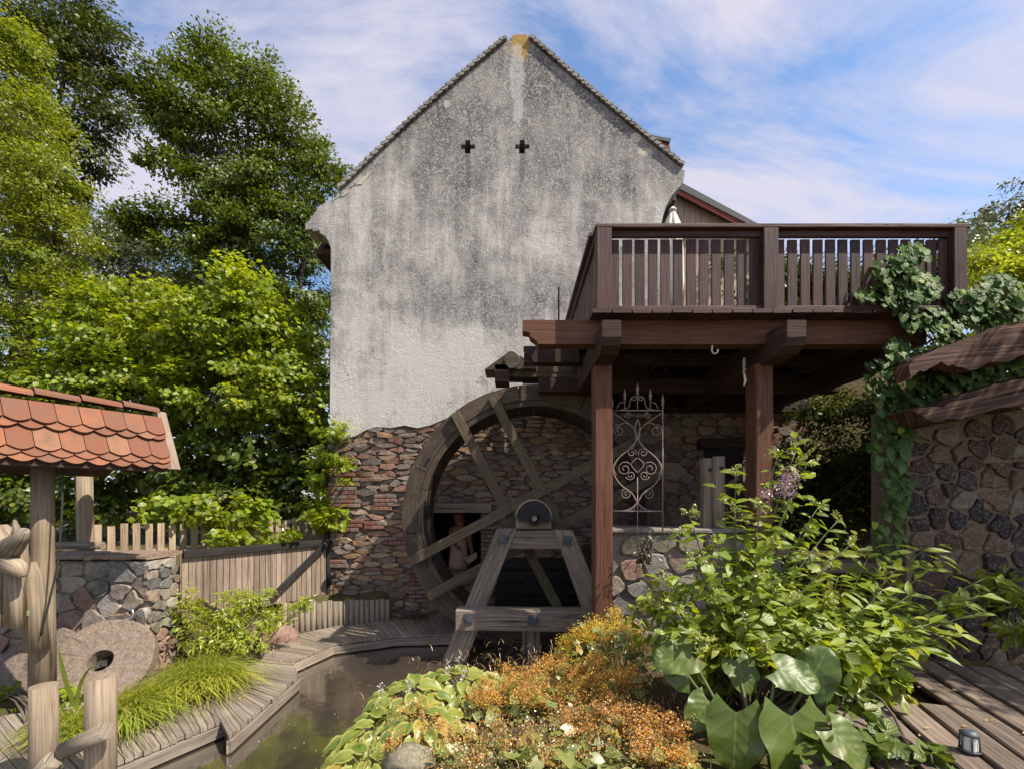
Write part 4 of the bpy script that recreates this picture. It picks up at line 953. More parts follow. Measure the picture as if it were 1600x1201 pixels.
# pickets
pf = thing('picket_fence', (-4.6, 7.5, .4), 'pale picket fence standing behind the board gate', 'fence')
FA, FB = Vector((-5.85, 6.15, 0)), Vector((-3.55, 8.75, 0)); fd = (FB - FA).normalized(); fn = Vector((fd.y, -fd.x, 0)); FLn = (FB - FA).length; npk = 25
for i in range(npk):
    q = FA + fd * (FLn * (i + .5) / npk); mb = MB(); h = 1.70 + rnd(-.02, .02); mb.beam(q + Vector((0, 0, .35)), q + Vector((rnd(-.01, .01), 0, h)), .024, .085, tuple(fd), .003); mb.build('picket', M['picket_wood'], pf)
for z in (1.28, .7):
    m = MB(); m.beam(FA - fn * .035 + Vector((0, 0, z)), FB - fn * .035 + Vector((0, 0, z)), .04, .08); m.build('rail', M['picket_wood'], pf)
# ------------------------------------------------------------------ stone pier wall
pier = thing('stone_wall', (-5.2, 5.75, 0), 'waist high mortared field stone wall with flat cap behind the millstone', 'wall')
ZP = 1.36; x0, x1 = -7.4, -4.38; y0, y1 = 5.5, 6.0
m = MB(); m.box(((x0 + x1) / 2, (y0 + y1) / 2, ZP / 2 - .1), (x1 - x0 - .05, y1 - y0 - .05, ZP + .1)); m.build('mortar_core', M['mortar'], pier)
S_ = [(x, z * 1.15) for x, z in course_seeds(x0, x1, 0, ZP, .16, .26, .18, .36, .35)]
def in_p(cx, cz, c):
    if not (x0 < cx < x1 + .04 and -.05 < cz < ZP + .03): return None
    c = clip(clip(c, 1, 0, x1), 0, 1, ZP - .05); return c if len(c) > 2 else None
masonry(pier, [[(x, z / 1.15) for x, z in c] for c in voronoi(S_)], Vector((0, y0 + .01, 0)), XU, ZU, -YU, M['pier_stone'], in_p, (.012, .035), .008, 300, n=12, rough=.18)
S_ = [(y, z * 1.3) for y, z in course_seeds(y0, y1, 0, ZP, .10, .17, .14, .26, .25)]
def in_q(cx, cz, c):
    if not (y0 - .02 < cx < y1 + .02 and -.05 < cz < ZP + .03): return None
    c = clip(clip(clip(clip(c, 1, 0, y1), -1, 0, -y0 + .02), 0, 1, ZP - .05), 0, 1, 9); return c if len(c) > 2 else None
masonry(pier, [[(x, z / 1.3) for x, z in c] for c in voronoi(S_)], Vector((x1 - .01, 0, 0)), YU, ZU, XU, M['pier_stone'], in_q, (.012, .035), .007, 300, n=10, rough=.18)
m = MB()
for k in range(4):
    xa = x0 + (x1 - x0) * k / 4; m.beam((xa + .01, 5.75, ZP + .0), (xa + (x1 - x0) / 4 - .01, 5.75, ZP + .0), .56, .06, (0, 0, 1), .02, 5, .008)
m.build('cap', M['pier_stone'], pier)
# steel spout with swan handle
sp = thing('steel_spout', P(193, 963, 5.4), 'shiny steel water spout with a curved handle on the stone wall', 'spout')
q = P(178, 966, 5.40); m = MB(); m.box(q + Vector((.09, -.02, 0)), (.22, .12, .045)); m.box(q + Vector((.09, -.02, -.035)), (.2, .10, .03)); m.build('body', M['steel'], sp)
m = MB(); m.tube([q + Vector((.19, -.05, .0)), q + Vector((.25, -.06, .015)), q + Vector((.285, -.06, .05)), q + Vector((.27, -.06, .11)), q + Vector((.25, -.06, .13))], [.022, .024, .018, .013, .009], 8); m.tube([q + Vector((.22, -.06, 0)), q + Vector((.225, -.07, -.06))], [.018, .02], 8); m.build('handle', M['steel'], sp)
# millstones
def millstone(c, r, yaw, lean, th, label, hole=.115):
    t = thing('millstone', Vector(c) - Vector((0, 0, r)), label, 'millstone')
    Mx = Matrix.Translation(Vector(c)) @ Matrix.Rotation(yaw, 4, 'Z') @ Matrix.Rotation(lean, 4, 'X')
    m = MB(); n = 48; V = []
    pr = [(hole, 0), (r - .02, 0), (r, .02), (r, th - .02), (r - .02, th), (hole, th)]
    for (rr, h) in pr:
        for i in range(n):
            a = 2 * math.pi * i / n; k = 1 + .012 * math.sin(5 * a + r * 9) + rnd(-.004, .004); V.append(Mx @ Vector((rr * k * math.cos(a), h, rr * k * math.sin(a))))
    f = [(j * n + i, j * n + (i + 1) % n, ((j + 1) % 6) * n + (i + 1) % n, ((j + 1) % 6) * n + i) for j in range(6) for i in range(n)]
    m.add(V, f); m.build('disc', M['millstone'], t); return t, Mx
t1, Mx = millstone(P(157, 1031, 4.9), .475, R(16), R(-38), .17, 'large pinkish millstone leaning on the stone wall, its right side in the sun')
m = MB()
for a in (2.3, 2.75, 3.4): m.add([Mx @ Vector((.16 * math.cos(a) - .01, -.004, .16 * math.sin(a))), Mx @ Vector((.54 * math.cos(a + .15), -.004, .54 * math.sin(a + .15))), Mx @ Vector((.54 * math.cos(a + .18), -.004, .54 * math.sin(a + .18))), Mx @ Vector((.16 * math.cos(a) + .01, -.004, .16 * math.sin(a) + .012))], [(0, 1, 2, 3)])
m.build('groove', M['boulder'], t1)
millstone(P(52, 1040, 5.15), .46, R(-4), R(-36), .16, 'half hidden millstone left of the large one, behind the well post')
millstone(P(22, 1222, 3.9), .40, R(10), R(-20), .15, 'millstone in the bottom left corner behind the bollards', .1)
# ------------------------------------------------------------------ well house
well = thing('well_roof', (-4.6, 4.9, 0), 'small orange clay tiled roof on peeled log posts', 'well roof')
d = Vector((.526, .85, 0)).normalized(); nn = Vector((d.y, -d.x, 0)); RP = Vector((-4.12, 5.3, 3.03)); LEN = 2.7; wE, hE = .36, .62
def slope(sg, wE=wE, hE=hE):
    sv = (nn * wE * sg - Vector((0, 0, hE))); SL = sv.length; sv.normalize(); on = d.cross(sv) * (1 if sg > 0 else -1); on = on if on.z > 0 else -on
    m = MB(); a = RP - d * LEN; m.prism([RP - on * .03, a - on * .03, a + sv * (SL + .02) - on * .03, RP + sv * (SL + .02) - on * .03], -on * .03); m.build('roof_board', M['beam_wood'], well)
    tw = .178; nT = int(LEN / tw)
    def tilem(off, s0, s1, lift, ofs2):
        m = MB(); pts = []; yy = .004
        base = RP - d * off; pts = [base + sv * s0, base - d * tw + sv * s0]
        k = 8; w2 = tw - .006
        arc = [(w2 * (1 - j / k), s1 - .044 * (1 - math.sin(math.pi * j / k)) ) for j in range(k + 1)]
        poly = [base - d * .003 + sv * s0, base - d * (tw - .003) + sv * s0] + [base - d * (.003 + u) + sv * v for u, v in arc]
        tj = rnd(-.004, .006); poly = [p + on * (tj * ((p - base).dot(sv) - s0) / (s1 - s0) + lift + .018 * ((p - base).dot(sv) - s0) / (s1 - s0)) for p in poly]
        m.prism(poly, on * .014); 
        for q_ in range(len(m.uv)): m.uv[q_] = [(Vector(m.v[j]).dot(sv), Vector(m.v[j]).dot(d)) for j in m.f[q_]]
        m.build('tile', M['tile'], well)
    rows = [(SL - .14, SL + .04, 0, 0), (SL - .16, SL - .0, .014, .5), (.28, SL - .055, .030, 0), (.2, SL - .385, .010 + .03, .5), (.03, SL - .425, .060, 0)]
    rows = [(SL - .13, SL + .035, -.004, 0), (SL - .33, SL - .02, .010, .5), (SL - .36, SL - .075, .028, 0), (SL - .58, SL - .305, .046, .5), (SL - .62, SL - .36, .064, 0)]
    for (s0, s1, lift, o2) in (rows if sg > 0 else rows[2::2]):
        for i in range(nT + 1):
            off = i * tw - (tw * o2)
            if off < -.01: off = 0 if o2 == 0 else -.0
            if off > LEN: continue
            tilem(off, max(s0, .02), s1, lift, o2)
slope(1); slope(-1, 1.5, .62)
n_r = 8; L_ = .34
for i in range(n_r):
    a = RP - d * (i * L_) + Vector((0, 0, .03)); b_ = RP - d * (i * L_ + L_ - .008) + Vector((0, 0, .05)); m = MB(); V = []
    for q, rr in ((a, .085), (b_, .092)):
        for j in range(9):
            an = math.pi * j / 8; V.append(q + nn * math.cos(an) * rr + Vector((0, 0, math.sin(an) * rr * .8 - .02)))
    for q, rr in ((a, .072), (b_, .078)):
        for j in range(9):
            an = math.pi * j / 8; V.append(q + nn * math.cos(an) * rr + Vector((0, 0, math.sin(an) * rr * .8 - .02)))
    f = [(j, j + 1, 9 + j + 1, 9 + j) for j in range(8)] + [(18 + j, 27 + j, 27 + j + 1, 18 + j + 1) for j in range(8)] + [(j, 18 + j, 18 + j + 1, j + 1) for j in range(8)] + [(9 + j, 9 + j + 1, 27 + j + 1, 27 + j) for j in range(8)]
    m.add(V, f, None, False); m.build('ridge_tile', M['tile'], well)
for sg in (1,):
    m = MB(); m.beam(RP + d * .02 + Vector((0, 0, .03)), RP + d * .02 + nn * wE * sg * 1.04 - Vector((0, 0, hE * 1.04)), .022, .13, tuple(d), .004); m.build('verge_board', M['gate_wood'], well)
    m = MB(); q = RP + nn * wE * .86 * sg - Vector((0, 0, hE * .86 + .10)); m.beam(q - d * .05, q - d * LEN, .07, .09); m.build('eaves_beam', M['beam_wood'], well)
def logp(pts, rad, nm='post', mat='log_wood', par_=None, n=12): m = MB(); m.tube(pts, rad, n, noise=.03); return m.build(nm, M[mat], par_ or well)
logp([(-4.74, 4.62, 0), (-4.72, 4.60, .9), (-4.72, 4.60, 1.6), (-4.71, 4.60, 2.5)], [.11, .10, .092, .088])
logp([(-5.76, 6.2, 0), (-5.74, 6.18, .9), (-5.75, 6.16, 1.7), (-5.76, 6.16, 2.56)], [.10, .098, .092, .088])
m = MB(); q = (-4.78, 4.49, 1.34); m.lathe([(.026, 0), (.026, .03)], q, 8, 'Y'); m.build('bolt', M['iron'], well)
sup = thing('log_rail', (-5, 4.9, 1.4), 'rail of two split logs passing behind the front well post', 'rail')
m = MB(); m.tube([(-7.2, 5.9, 1.46), (-5.46, 5.95, 1.46)], .05, 9, noise=.05); m.build('log', M['grey_wood'], sup); m = MB(); m.tube([(-7.2, 6.1, 1.44), (-5.5, 6.15, 1.44)], .05, 9, noise=.05); m.build('log', M['grey_wood'], sup)
o = logp([P(56, 1010, 4.62), P(52, 940, 4.62), P(50, 895, 4.62), P(46, 874, 4.62)], [.09, .085, .08, .06], 'stump_post', par_=None, n=12) if False else None
m = MB(); m.tube([P(57, 1015, 4.5), P(54, 940, 4.5), P(51, 900, 4.5), P(47, 878, 4.5)], [.095, .088, .085, .05], 12, noise=.06); tag(m.build('short_post', M['log_wood']), 'short weathered post with a rounded top beside the front well post', 'post')
m = MB(); pts = bez(P(98, 722, 4.50), P(98, 850, 4.47), P(86, 900, 4.46), 8) + bez(P(85, 905, 4.46), P(72, 960, 4.44), P(64, 992, 4.43), 6)[1:]; m.tube(pts, .009, 6); tag(m.build('cable', M['rubber']), 'thin black cable hanging down the front well post', 'cable')
# carved animal log
cv = thing('carved_log', P(15, 955, 4.3), 'gnarled carved log with an animal head at the left edge', 'carving')
m = MB(); m.tube([P(10, 975, 4.3), P(6, 920, 4.3), P(8, 880, 4.3), P(5, 845, 4.3), P(0, 820, 4.3)], [.15, .14, .17, .15, .05], 12, noise=.12); m.build('trunk', M['log_wood'], cv)
m = MB(); m.tube([P(8, 868, 4.2), P(22, 850, 4.12), P(33, 838, 4.08), P(39, 828, 4.06)], [.09, .085, .06, .035], 10, noise=.08); m.tube([P(24, 842, 4.1), P(26, 826, 4.1), P(23, 812, 4.12)], [.04, .03, .012], 7); m.build('head', M['grey_wood'], cv)
m = MB(); m.tube([P(14, 880, 4.15), P(30, 888, 4.1), P(36, 900, 4.1)], [.09, .07, .03], 9, noise=.08); m.build('snout', M['log_wood'], cv)
m = MB(); m.tube([P(26, 980, 4.2), P(25, 940, 4.2), P(22, 895, 4.2)], [.05, .045, .05], 9, noise=.05); m.build('front_leg', M['log_wood'], cv)
m = MB(); m.box(P(10, 962, 4.3) + Vector((-.22, .1, 0)), (.62, .3, .05)); tag(m.build('mossy_shelf', plain('mossy board', (.20, .24, .10), .9)), 'mossy shelf board under the carved log at the left edge', 'shelf')
# bollards
def bollard(px, pyt, Y, r, label, rail=None):
    t = thing('bollard', (P(px, 0, Y).x, Y, 0), label, 'bollard'); top = P(px, pyt, Y)
    m = MB(); m.tube([(top.x, Y, -.2), (top.x + .003, Y, top.z * .5), top], [r * 1.02, r, r * .97], 16, noise=.02); m.build('post', M['log_wood'], t)
    if rail:
        a, b_ = rail; m = MB(); m.tube([P(*a), P(*b_)], [.055, .06], 9, noise=.06); m.build('rail', M['grey_wood'], t)
bollard(157, 1056, 3.35, .092, 'round topped log bollard with a rail stub at the pond edge', ((100, 1172, 3.25), (168, 1140, 3.2)))
bollard(68, 1070, 3.35, .082, 'taller log bollard in the bottom left corner, left of the one with the rail', ((55, 1215, 3.25), (85, 1185, 3.2)))
# garden lamp
gl = thing('garden_spotlight', P(520, 938, 7.9), 'small black garden spotlight on a spike at the house corner', 'lamp')
m = MB(); m.tube([P(522, 945, 7.85), P(520, 903, 7.85)], .008, 6); m.build('spike', M['iron'], gl)
m = MB(); q = P(518, 898, 7.85); m.lathe([(.035, 0), (.06, .04), (.065, .12), (.05, .13)], q - Vector((0, .07, 0)), 14, 'Y'); m.build('lamp_head', M['iron'], gl)

# ================================================================== RIGHT side structures
ter = thing('terrace_wall', (2.2, 5.7, .3), 'low whitewashed rubble wall with a flat top right of the front balcony post', 'wall')
ZT = 2.05 - 46 / F * 5.65; x0, x1 = P(953, 0, 5.65).x, 3.3
m = MB(); m.box(((x0 + x1) / 2, 5.65 + .28, ZT / 2), (x1 - x0 - .04, .5, ZT - .06)); m.build('mortar_core', M['mortar'], ter)
S_ = [(x, z * 1.1) for x, z in course_seeds(x0, x1, .1, ZT, .2, .32, .24, .42, .3)]
def in_t(cx, cz, c):
    if not (x0 < cx < x1 and .1 < cz < ZT): return None
    c = clip(clip(c, -1, 0, -x0), 0, 1, ZT - .045); return c if len(c) > 2 else None
masonry(ter, [[(x, z / 1.1) for x, z in c] for c in voronoi(S_)], Vector((0, 5.66, 0)), XU, ZU, -YU, M['pier_stone'], in_t, (.015, .04), .02, 300, n=12)
m = MB(); m.beam((x0 - .02, 5.9, ZT - .02), (x1, 5.9, ZT - .02), .6, .06, (0, 0, 1), .015, 8, .006); m.build('cap', M['mortar'], ter)
S_ = [(y, z) for y, z in course_seeds(5.65, 6.2, .1, ZT, .2, .32, .24, .42, .3)]
m = MB(); m.box((3.3, 7.0, .62), (4.2, 2.3, 1.3)); struct(m.build('terrace_ground', M['soil']))
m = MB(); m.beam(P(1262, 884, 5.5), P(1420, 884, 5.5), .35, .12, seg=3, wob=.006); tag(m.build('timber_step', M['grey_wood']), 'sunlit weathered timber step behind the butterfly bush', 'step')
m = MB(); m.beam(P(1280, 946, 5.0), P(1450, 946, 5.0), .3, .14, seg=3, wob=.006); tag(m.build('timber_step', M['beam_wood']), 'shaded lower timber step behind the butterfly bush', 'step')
# bollards on the terrace
for (px, pyt, pyb, Y, wd, lab) in ((1105, 716, 850, 5.95, 17, 'flat faced timber post with notches, left one of the pair on the terrace'), (1123, 713, 850, 5.85, 19, 'round log post with an iron bolt, right one of the pair on the terrace')):
    r_ = wd / 2 * Y / F; t = thing('terrace_post', P(px, pyb, Y), lab, 'post', None); m = MB()
    if px < 1110: m.beam(P(px, pyb, Y), P(px, pyt, Y), r_ * 2, r_ * 2, (0, 1, 0), .01, 4, .004)
    else: m.tube([P(px, pyb, Y), P(px, pyt, Y)], r_, 12, noise=.03)
    m.build('post', M['log_wood'], t)
    m = MB(); q = P(px + 5, pyt + 17, Y - r_ - .02); m.lathe([(.022, 0), (.022, .03)], q, 8, 'Y'); m.build('bolt', M['iron'], t)
# trellis
tr_ = thing('iron_trellis', P(998, 826, 5.5), 'rusty wrought iron trellis with scrolls and spear finials', 'trellis')
YTR = 5.55
def ir(pts, r=.006, nm='scroll', n=6): m = MB(); m.tube([P(x, y, YTR) for x, y in pts], r, n); m.build(nm, M['rust_iron'], tr_)
def spiral(cx, cy, r0, a0, turns, sg=1, k=16): return [(cx + r0 * (1 - .82 * i / k) * math.cos(a0 + sg * turns * 6.283 * i / k), cy + r0 * (1 - .82 * i / k) * math.sin(a0 + sg * turns * 6.283 * i / k)) for i in range(k + 1)]
def sm(pts, n=5): # catmull
    o = []; q = [pts[0]] + list(pts) + [pts[-1]]
    for i in range(1, len(q) - 2):
        for k in range(n):
            t = k / n; o.append(tuple(.5 * ((2 * q[i][c]) + (-q[i - 1][c] + q[i + 1][c]) * t + (2 * q[i - 1][c] - 5 * q[i][c] + 4 * q[i + 1][c] - q[i + 2][c]) * t * t + (-q[i - 1][c] + 3 * q[i][c] - 3 * q[i + 1][c] + q[i + 2][c]) * t ** 3) for c in (0, 1)))
    return o + [pts[-1]]
XM = 996
for x in (956, 1035.5): ir([(x, 830), (x, 632)], .009, 'upright', 8)
for y in (641, 798): ir([(955, y), (1036, y)], .008, 'cross_bar', 8)
ir([(XM, 860), (XM, 745)], .006, 'middle_bar')
for x, yt in ((956, 622), (976, 611), (XM, 602), (1016, 611), (1035.5, 619)):
    m = MB(); q = P(x, yt + 12, YTR); m.lathe([(.008, -.02), (.02, 0), (.008, .015), (.022, .035), (.012, .07), (.003, .12)], q, 8); m.build('finial', M['rust_iron'], tr_)
    ir([(x, yt + 12), (x, 641)], .006, 'spear_bar')
for s_ in (-1, 1):
    X = lambda v: XM + s_ * v
    ir(sm([(X(0), 655), (X(4), 668), (X(1), 685), (X(12), 700), (X(30), 716), (X(38), 735), (X(28), 755), (X(10), 768), (X(-1), 785), (X(-1), 760)][:7] + [(X(9), 770), (X(2), 782)]), .008)
    ir(sm([(X(38), 645), (X(18), 658), (X(3), 672), (X(3), 690), (X(12), 702)]), .006)
    ir(sm([(X(33), 742), (X(38), 728), (X(30), 715)]), .006)
    for (cx, cy, r0, a0, tn) in ((29, 672, 10, -1.5, 1.5), (9, 707, 8, 2.6, 1.5), (20, 732, 12, -2.6, 1.6), (11, 742, 8, .3, 1.5), (17, 771, 9, -1.5, 1.5), (15, 647, 6, 0, 1.2), (8, 795, 5, 0, 1.2)):
        ir([(X(a - XM), b_) for a, b_ in spiral(XM + cx, cy, r0, a0, tn)], .0055)
    ir(sm([(X(33), 668), (X(20), 660), (X(6), 668), (X(3), 684)]), .006); ir(sm([(X(1), 715), (X(10), 725), (X(0), 738)]), .0055)
    ir(sm([(X(0), 778), (X(4), 790), (X(20), 797), (X(36), 798)]), .006); ir(sm([(X(2), 782), (X(-8), 792), (X(-18), 797)]), .006)
    ir(sm([(X(2), 618), (X(10), 622), (X(14), 636), (X(26), 640)]), .0055); ir(sm([(X(20), 628), (X(28), 630), (X(32), 638)]), .005)
    ir([(X(a - XM), b_) for a, b_ in spiral(XM + 5, 621, 5, 0, 1.2)], .005)
# shaded recess with timber lintel under the balcony
m = MB(); m.beam(P(1092, 693, 8.08), P(1165, 690, 8.08), .14, .17, seg=3, wob=.008); tag(m.build('niche_lintel', M['beam_wood']), 'rough dark timber lintel over a shaded recess in the wall under the balcony', 'lintel')
m = MB(); m.box(P(1130, 745, 8.19) , (.66, .10, 1.0)); struct(m.build('niche_shade', M['interior_shade']))  # solid dark block stands in for the shade inside the recess
# right stone wall
rw = thing('shed_wall', (5.4, 5.1, .4), 'dark field stone wall with pale mortar at the right edge', 'wall')
x0, x1 = P(1418, 0, 5.0).x, 7.4; ZR = P(0, 640, 5.0).z
m = MB(); m.box(((x0 + x1) / 2, 5.28, ZR / 2 + .1), (x1 - x0 - .03, .5, ZR - .1)); m.build('mortar_core', M['dark_mortar'], rw)
S_ = [(x, z * 1.1) for x, z in course_seeds(x0, x1, .1, ZR, .13, .30, .15, .38, .5)]
def in_r(cx, cz, c):
    if not (x0 < cx < x1 and .1 < cz < ZR): return None
    c = clip(clip(c, -1, 0, -x0), 0, 1, ZR); return c if len(c) > 2 else None
masonry(rw, [[(x, z / 1.1) for x, z in c] for c in voronoi(S_)], Vector((0, 5.02, 0)), XU, ZU, -YU, M['dark_stone'], in_r, (.012, .034), .018, 300, n=14, rough=.2)
# rotten roof slabs
def slab(poly, Y, th, label):
    t = thing('rotten_slab', P(*poly[0], Y), label, 'roof slab'); lays = 4; 
    pl0 = poly; poly = [(a[0] + (b_[0] - a[0]) * t, a[1] + (b_[1] - a[1]) * t) for a, b_ in zip(pl0, pl0[1:] + pl0[:1]) for t in (0, .33, .66)]
    for k in range(lays):
        m = MB(); y = Y + th * k / lays; e = rnd(0, 5); pl = []
        for i, (x, yy) in enumerate(poly): pl.append(P(x + rnd(-2.4, 2.4) + (e if x < 1450 else 0), yy + rnd(-3.4, 3.4), y))
        m.prism(pl, (0, th / lays + .004, 0)); dd = (pl[len(pl) // 2] - pl[0]).normalized(); s_ = dd.cross(YU)
        for q_ in range(len(m.uv)): m.uv[q_] = [(Vector(m.v[j]).dot(dd) + k * 3, Vector(m.v[j]).dot(s_) + m.v[j][1]) for j in m.f[q_]]
        m.build('plank', M['rot_wood'], t)
slab([(1415, 573), (1425, 562), (1447, 553), (1470, 545), (1500, 533), (1530, 524), (1560, 512), (1590, 505), (1660, 488), (1800, 450), (1800, 500), (1660, 545), (1600, 556), (1575, 566), (1545, 564), (1530, 574), (1512, 578), (1490, 572), (1470, 566), (1448, 577), (1430, 582), (1418, 592)], 4.35, .62, 'upper rotten bark edged roof slab at the right edge')
slab([(1422, 641), (1440, 634), (1475, 634), (1490, 622), (1515, 612), (1545, 605), (1580, 594), (1660, 578), (1800, 540), (1800, 590), (1660, 622), (1600, 636), (1560, 634), (1520, 650), (1490, 654), (1460, 660), (1440, 652)], 4.4, 1.2, 'lower rotten roof slab resting on the dark stone wall')
# boardwalk bottom right
bwk = thing('boardwalk', (4, 3.6, .4), 'rough plank boardwalk running diagonally at the lower right', 'boardwalk')
dr = Vector((-.30, -.954, 0)).normalized(); ac = Vector((dr.y, -dr.x, 0)); ac = ac if ac.x > 0 else -ac
for i in range(17):
    o0 = Vector((2.55 + .0, 5.1, .45)) + ac * (i * .225); s0 = rnd(-.1, .1) + (.45 if i in (1, 4) else 0); L = 3.5 + rnd(-.2, .2)
    cuts = [0, rnd(1.0, 2.2), L]
    for k in range(2):
        if i == 5 and k == 0: continue
        a = o0 + dr * (s0 + cuts[k] + .006); b_ = o0 + dr * (s0 + cuts[k + 1] - .006); zz = rnd(-.012, .012); a.z = .43 + zz; b_.z = .43 + zz + rnd(-.008, .008)
        m = MB(); m.beam(a, b_, .195 + rnd(-.012, .008), .045, (0, 0, 1), .01, 4, .004); m.build('plank', M['path_wood'], bwk)
for k in range(3):
    q = Vector((2.6, 4.9, .37)) + dr * (k * 1.4 + .2); m = MB(); m.beam(q, q + ac * 3.9, .1, .1); m.build('joist', M['beam_wood'], bwk)
lan = thing('glass_lantern', G(1515, 1172, .47), 'small broken glass lantern with wire frame lying on the boardwalk', 'lantern')
lx, ly, lz = lan.location; m = MB()
for k in range(6):
    a = k * 1.047; m.tube([(lx + .05 * math.cos(a), ly + .05 * math.sin(a), lz), (lx + .045 * math.cos(a), ly + .045 * math.sin(a), lz + .11)], .005, 5)
m.lathe([(.055, 0), (.055, .012)], (lx, ly, lz), 14); m.lathe([(.05, .1), (.052, .112), (.02, .13)], (lx, ly, lz), 14); m.build('frame', M['bolt_iron'], lan)
m = MB(); m.lathe([(.04, .012), (.042, .1)], (lx, ly, lz), 14, cap=False); m.build('glass', M['cream_cloth'], lan)
rock('boulder', G(640, 1195, .3) + Vector((0, 0, .04)), (.17, .13, .08), 'pier_stone', 'rounded grey stone at the bottom edge among the hostas', 'boulder', seed=11)
# ================================================================== TREES
tree('tall_tree', (-5.6, 14, .3), .22, 3.4, [(330, 200, 70, 70, 14), (300, 95, 38, 34, 14), (345, 85, 40, 32, 14.3), (390, 120, 45, 45, 14), (230, 125, 34, 26, 13.6), (265, 170, 50, 45, 13.8), (420, 180, 55, 55, 14), (465, 215, 40, 45, 14.2), (500, 265, 34, 36, 14), (440, 280, 70, 60, 14), (350, 300, 70, 60, 14), (270, 245, 45, 40, 13.7), (300, 380, 80, 60, 14), (220, 345, 42, 32, 13.6), (400, 380, 90, 60, 14), (480, 360, 50, 60, 14.2), (470, 470, 65, 80, 14.4), (380, 470, 90, 70, 14.4), (490, 560, 50, 70, 14.4)],
     'tall dark green tree with feathery crown rising left of the gable', 3.9, 190, .42, .105, 'lf_tall', 'quad', flat=.4, shell=.3)
tree('tall_tree', (-12.5, 11.5, .3), .2, 4, [(60, 60, 60, 55, 11.5), (120, 25, 55, 35, 11.5), (165, 60, 30, 26, 11.4), (110, 100, 62, 45, 11.5), (165, 150, 40, 38, 11.3), (185, 190, 16, 18, 11.2), (95, 190, 60, 50, 11.5), (140, 250, 32, 30, 11.3), (60, 270, 60, 50, 11.5)],
     'dark tree with drooping branches at the upper left edge', 7, 150, .32, .085, 'lf_dark', 'quad', flat=.4)
tree('leafy_tree', (-9.6, 9.3, .3), .16, 2.6, [(-10, 120, 70, 90, 9.4), (30, 200, 62, 70, 9.3), (60, 290, 60, 60, 9.2), (-10, 330, 70, 80, 9.4), (85, 380, 55, 60, 9.2), (20, 450, 70, 70, 9.3), (110, 470, 50, 60, 9.3), (50, 560, 80, 70, 9.4), (10, 60, 45, 45, 9.5)],
     'yellow green tree filling the left edge above the well roof', 14, 130, .28, .062, 'lf_left', 'quad', flat=.4)
tree('background_tree', (-11.5, 18, .3), .22, 4, [(190, 410, 80, 60, 18), (150, 360, 60, 45, 18), (260, 430, 80, 60, 18), (120, 430, 60, 60, 18), (330, 450, 70, 60, 18), (200, 520, 120, 70, 18), (350, 560, 120, 80, 18), (80, 650, 140, 90, 18), (300, 680, 140, 90, 18), (430, 640, 100, 90, 18), (450, 780, 100, 70, 18), (250, 800, 120, 70, 18), (60, 800, 120, 80, 18)],
     'greyish green tree seen in the gap between the two tall trees', 3.2, 90, .45, .13, 'lf_back', 'quad')
tree('hazel_bush', (-4.9, 9.2, .3), .06, 1.2, [(250, 560, 110, 60, 8.6), (370, 470, 55, 60, 8.4), (320, 520, 90, 60, 8.4), (420, 540, 60, 70, 8.7), (200, 470, 70, 40, 8.7), (150, 520, 60, 60, 8.6), (440, 610, 70, 70, 8.8), (350, 610, 110, 60, 8.5), (200, 620, 110, 60, 8.6), (110, 600, 70, 60, 8.5)],
     'bright lime green hazel bush towering behind the picket fence', 22, 46, .19, .085, 'lf_hazel', 'ovate', cat='bush', flat=.4)
tree('hazel_bush', (-4.6, 9.7, .3), .06, 1.2, [(400, 700, 110, 80, 9.2), (470, 760, 55, 60, 9.2), (300, 720, 100, 90, 9.2), (200, 740, 80, 80, 9), (480, 690, 40, 80, 9.4), (360, 770, 110, 50, 9.0), (90, 760, 100, 70, 8.8), (0, 760, 80, 90, 8.8), (0, 650, 90, 70, 9)],
     'shaded dark green bush lower down behind the picket fence', 12, 34, .2, .11, 'lf_tall', 'ovate', cat='bush')
tree('spilling_branch', P(330, 860, 7.6), .02, 1.4, [(350, 843, 26, 18, 6.9), (310, 800, 45, 28, 7.2), (380, 800, 50, 24, 7.4), (430, 835, 32, 18, 7.4), (250, 800, 40, 26, 7.0), (515, 815, 22, 20, 8.0), (490, 790, 28, 22, 8.2)],
     'hazel branches hanging over the pickets onto the black gate rail', 30, 22, .12, .10, 'lf_hazel', 'ovate', cat='branch')
tree('corner_shrub', (-3.6, 8.7, .4), .03, 1.4, [(522, 700, 14, 30, 8.05), (530, 672, 12, 18, 8.0), (535, 735, 14, 22, 8.0), (505, 730, 22, 60, 8.3), (505, 650, 25, 40, 8.5)],
     'sprigs of a lime green shrub reaching round the house corner', 40, 16, .10, .085, 'lf_hazel', 'ovate', cat='shrub')
tree('shade_tree', (9.2, 2.0, .3), .2, 3.2, [(2900, -150, 420, 330, 2.9), (2500, -100, 300, 260, 3.2), (2600, 180, 240, 180, 3.3), (2300, 60, 200, 180, 3.6)], 'spreading tree just beyond the right edge shading the shed wall', 5, 60, .3, .10, 'lf_tall', 'quad')
tree('edge_bush', (-14.5, 9.5, .3), .1, 1.5, [(-330, 480, 190, 190, 9.5), (-180, 660, 170, 130, 9.2), (-420, 680, 170, 140, 9.2), (-150, 400, 120, 140, 9.8)], 'broad green bushes continuing past the left edge behind the well', 3.2, 90, .36, .13, 'lf_tall', 'quad', cat='bush', flat=.4)
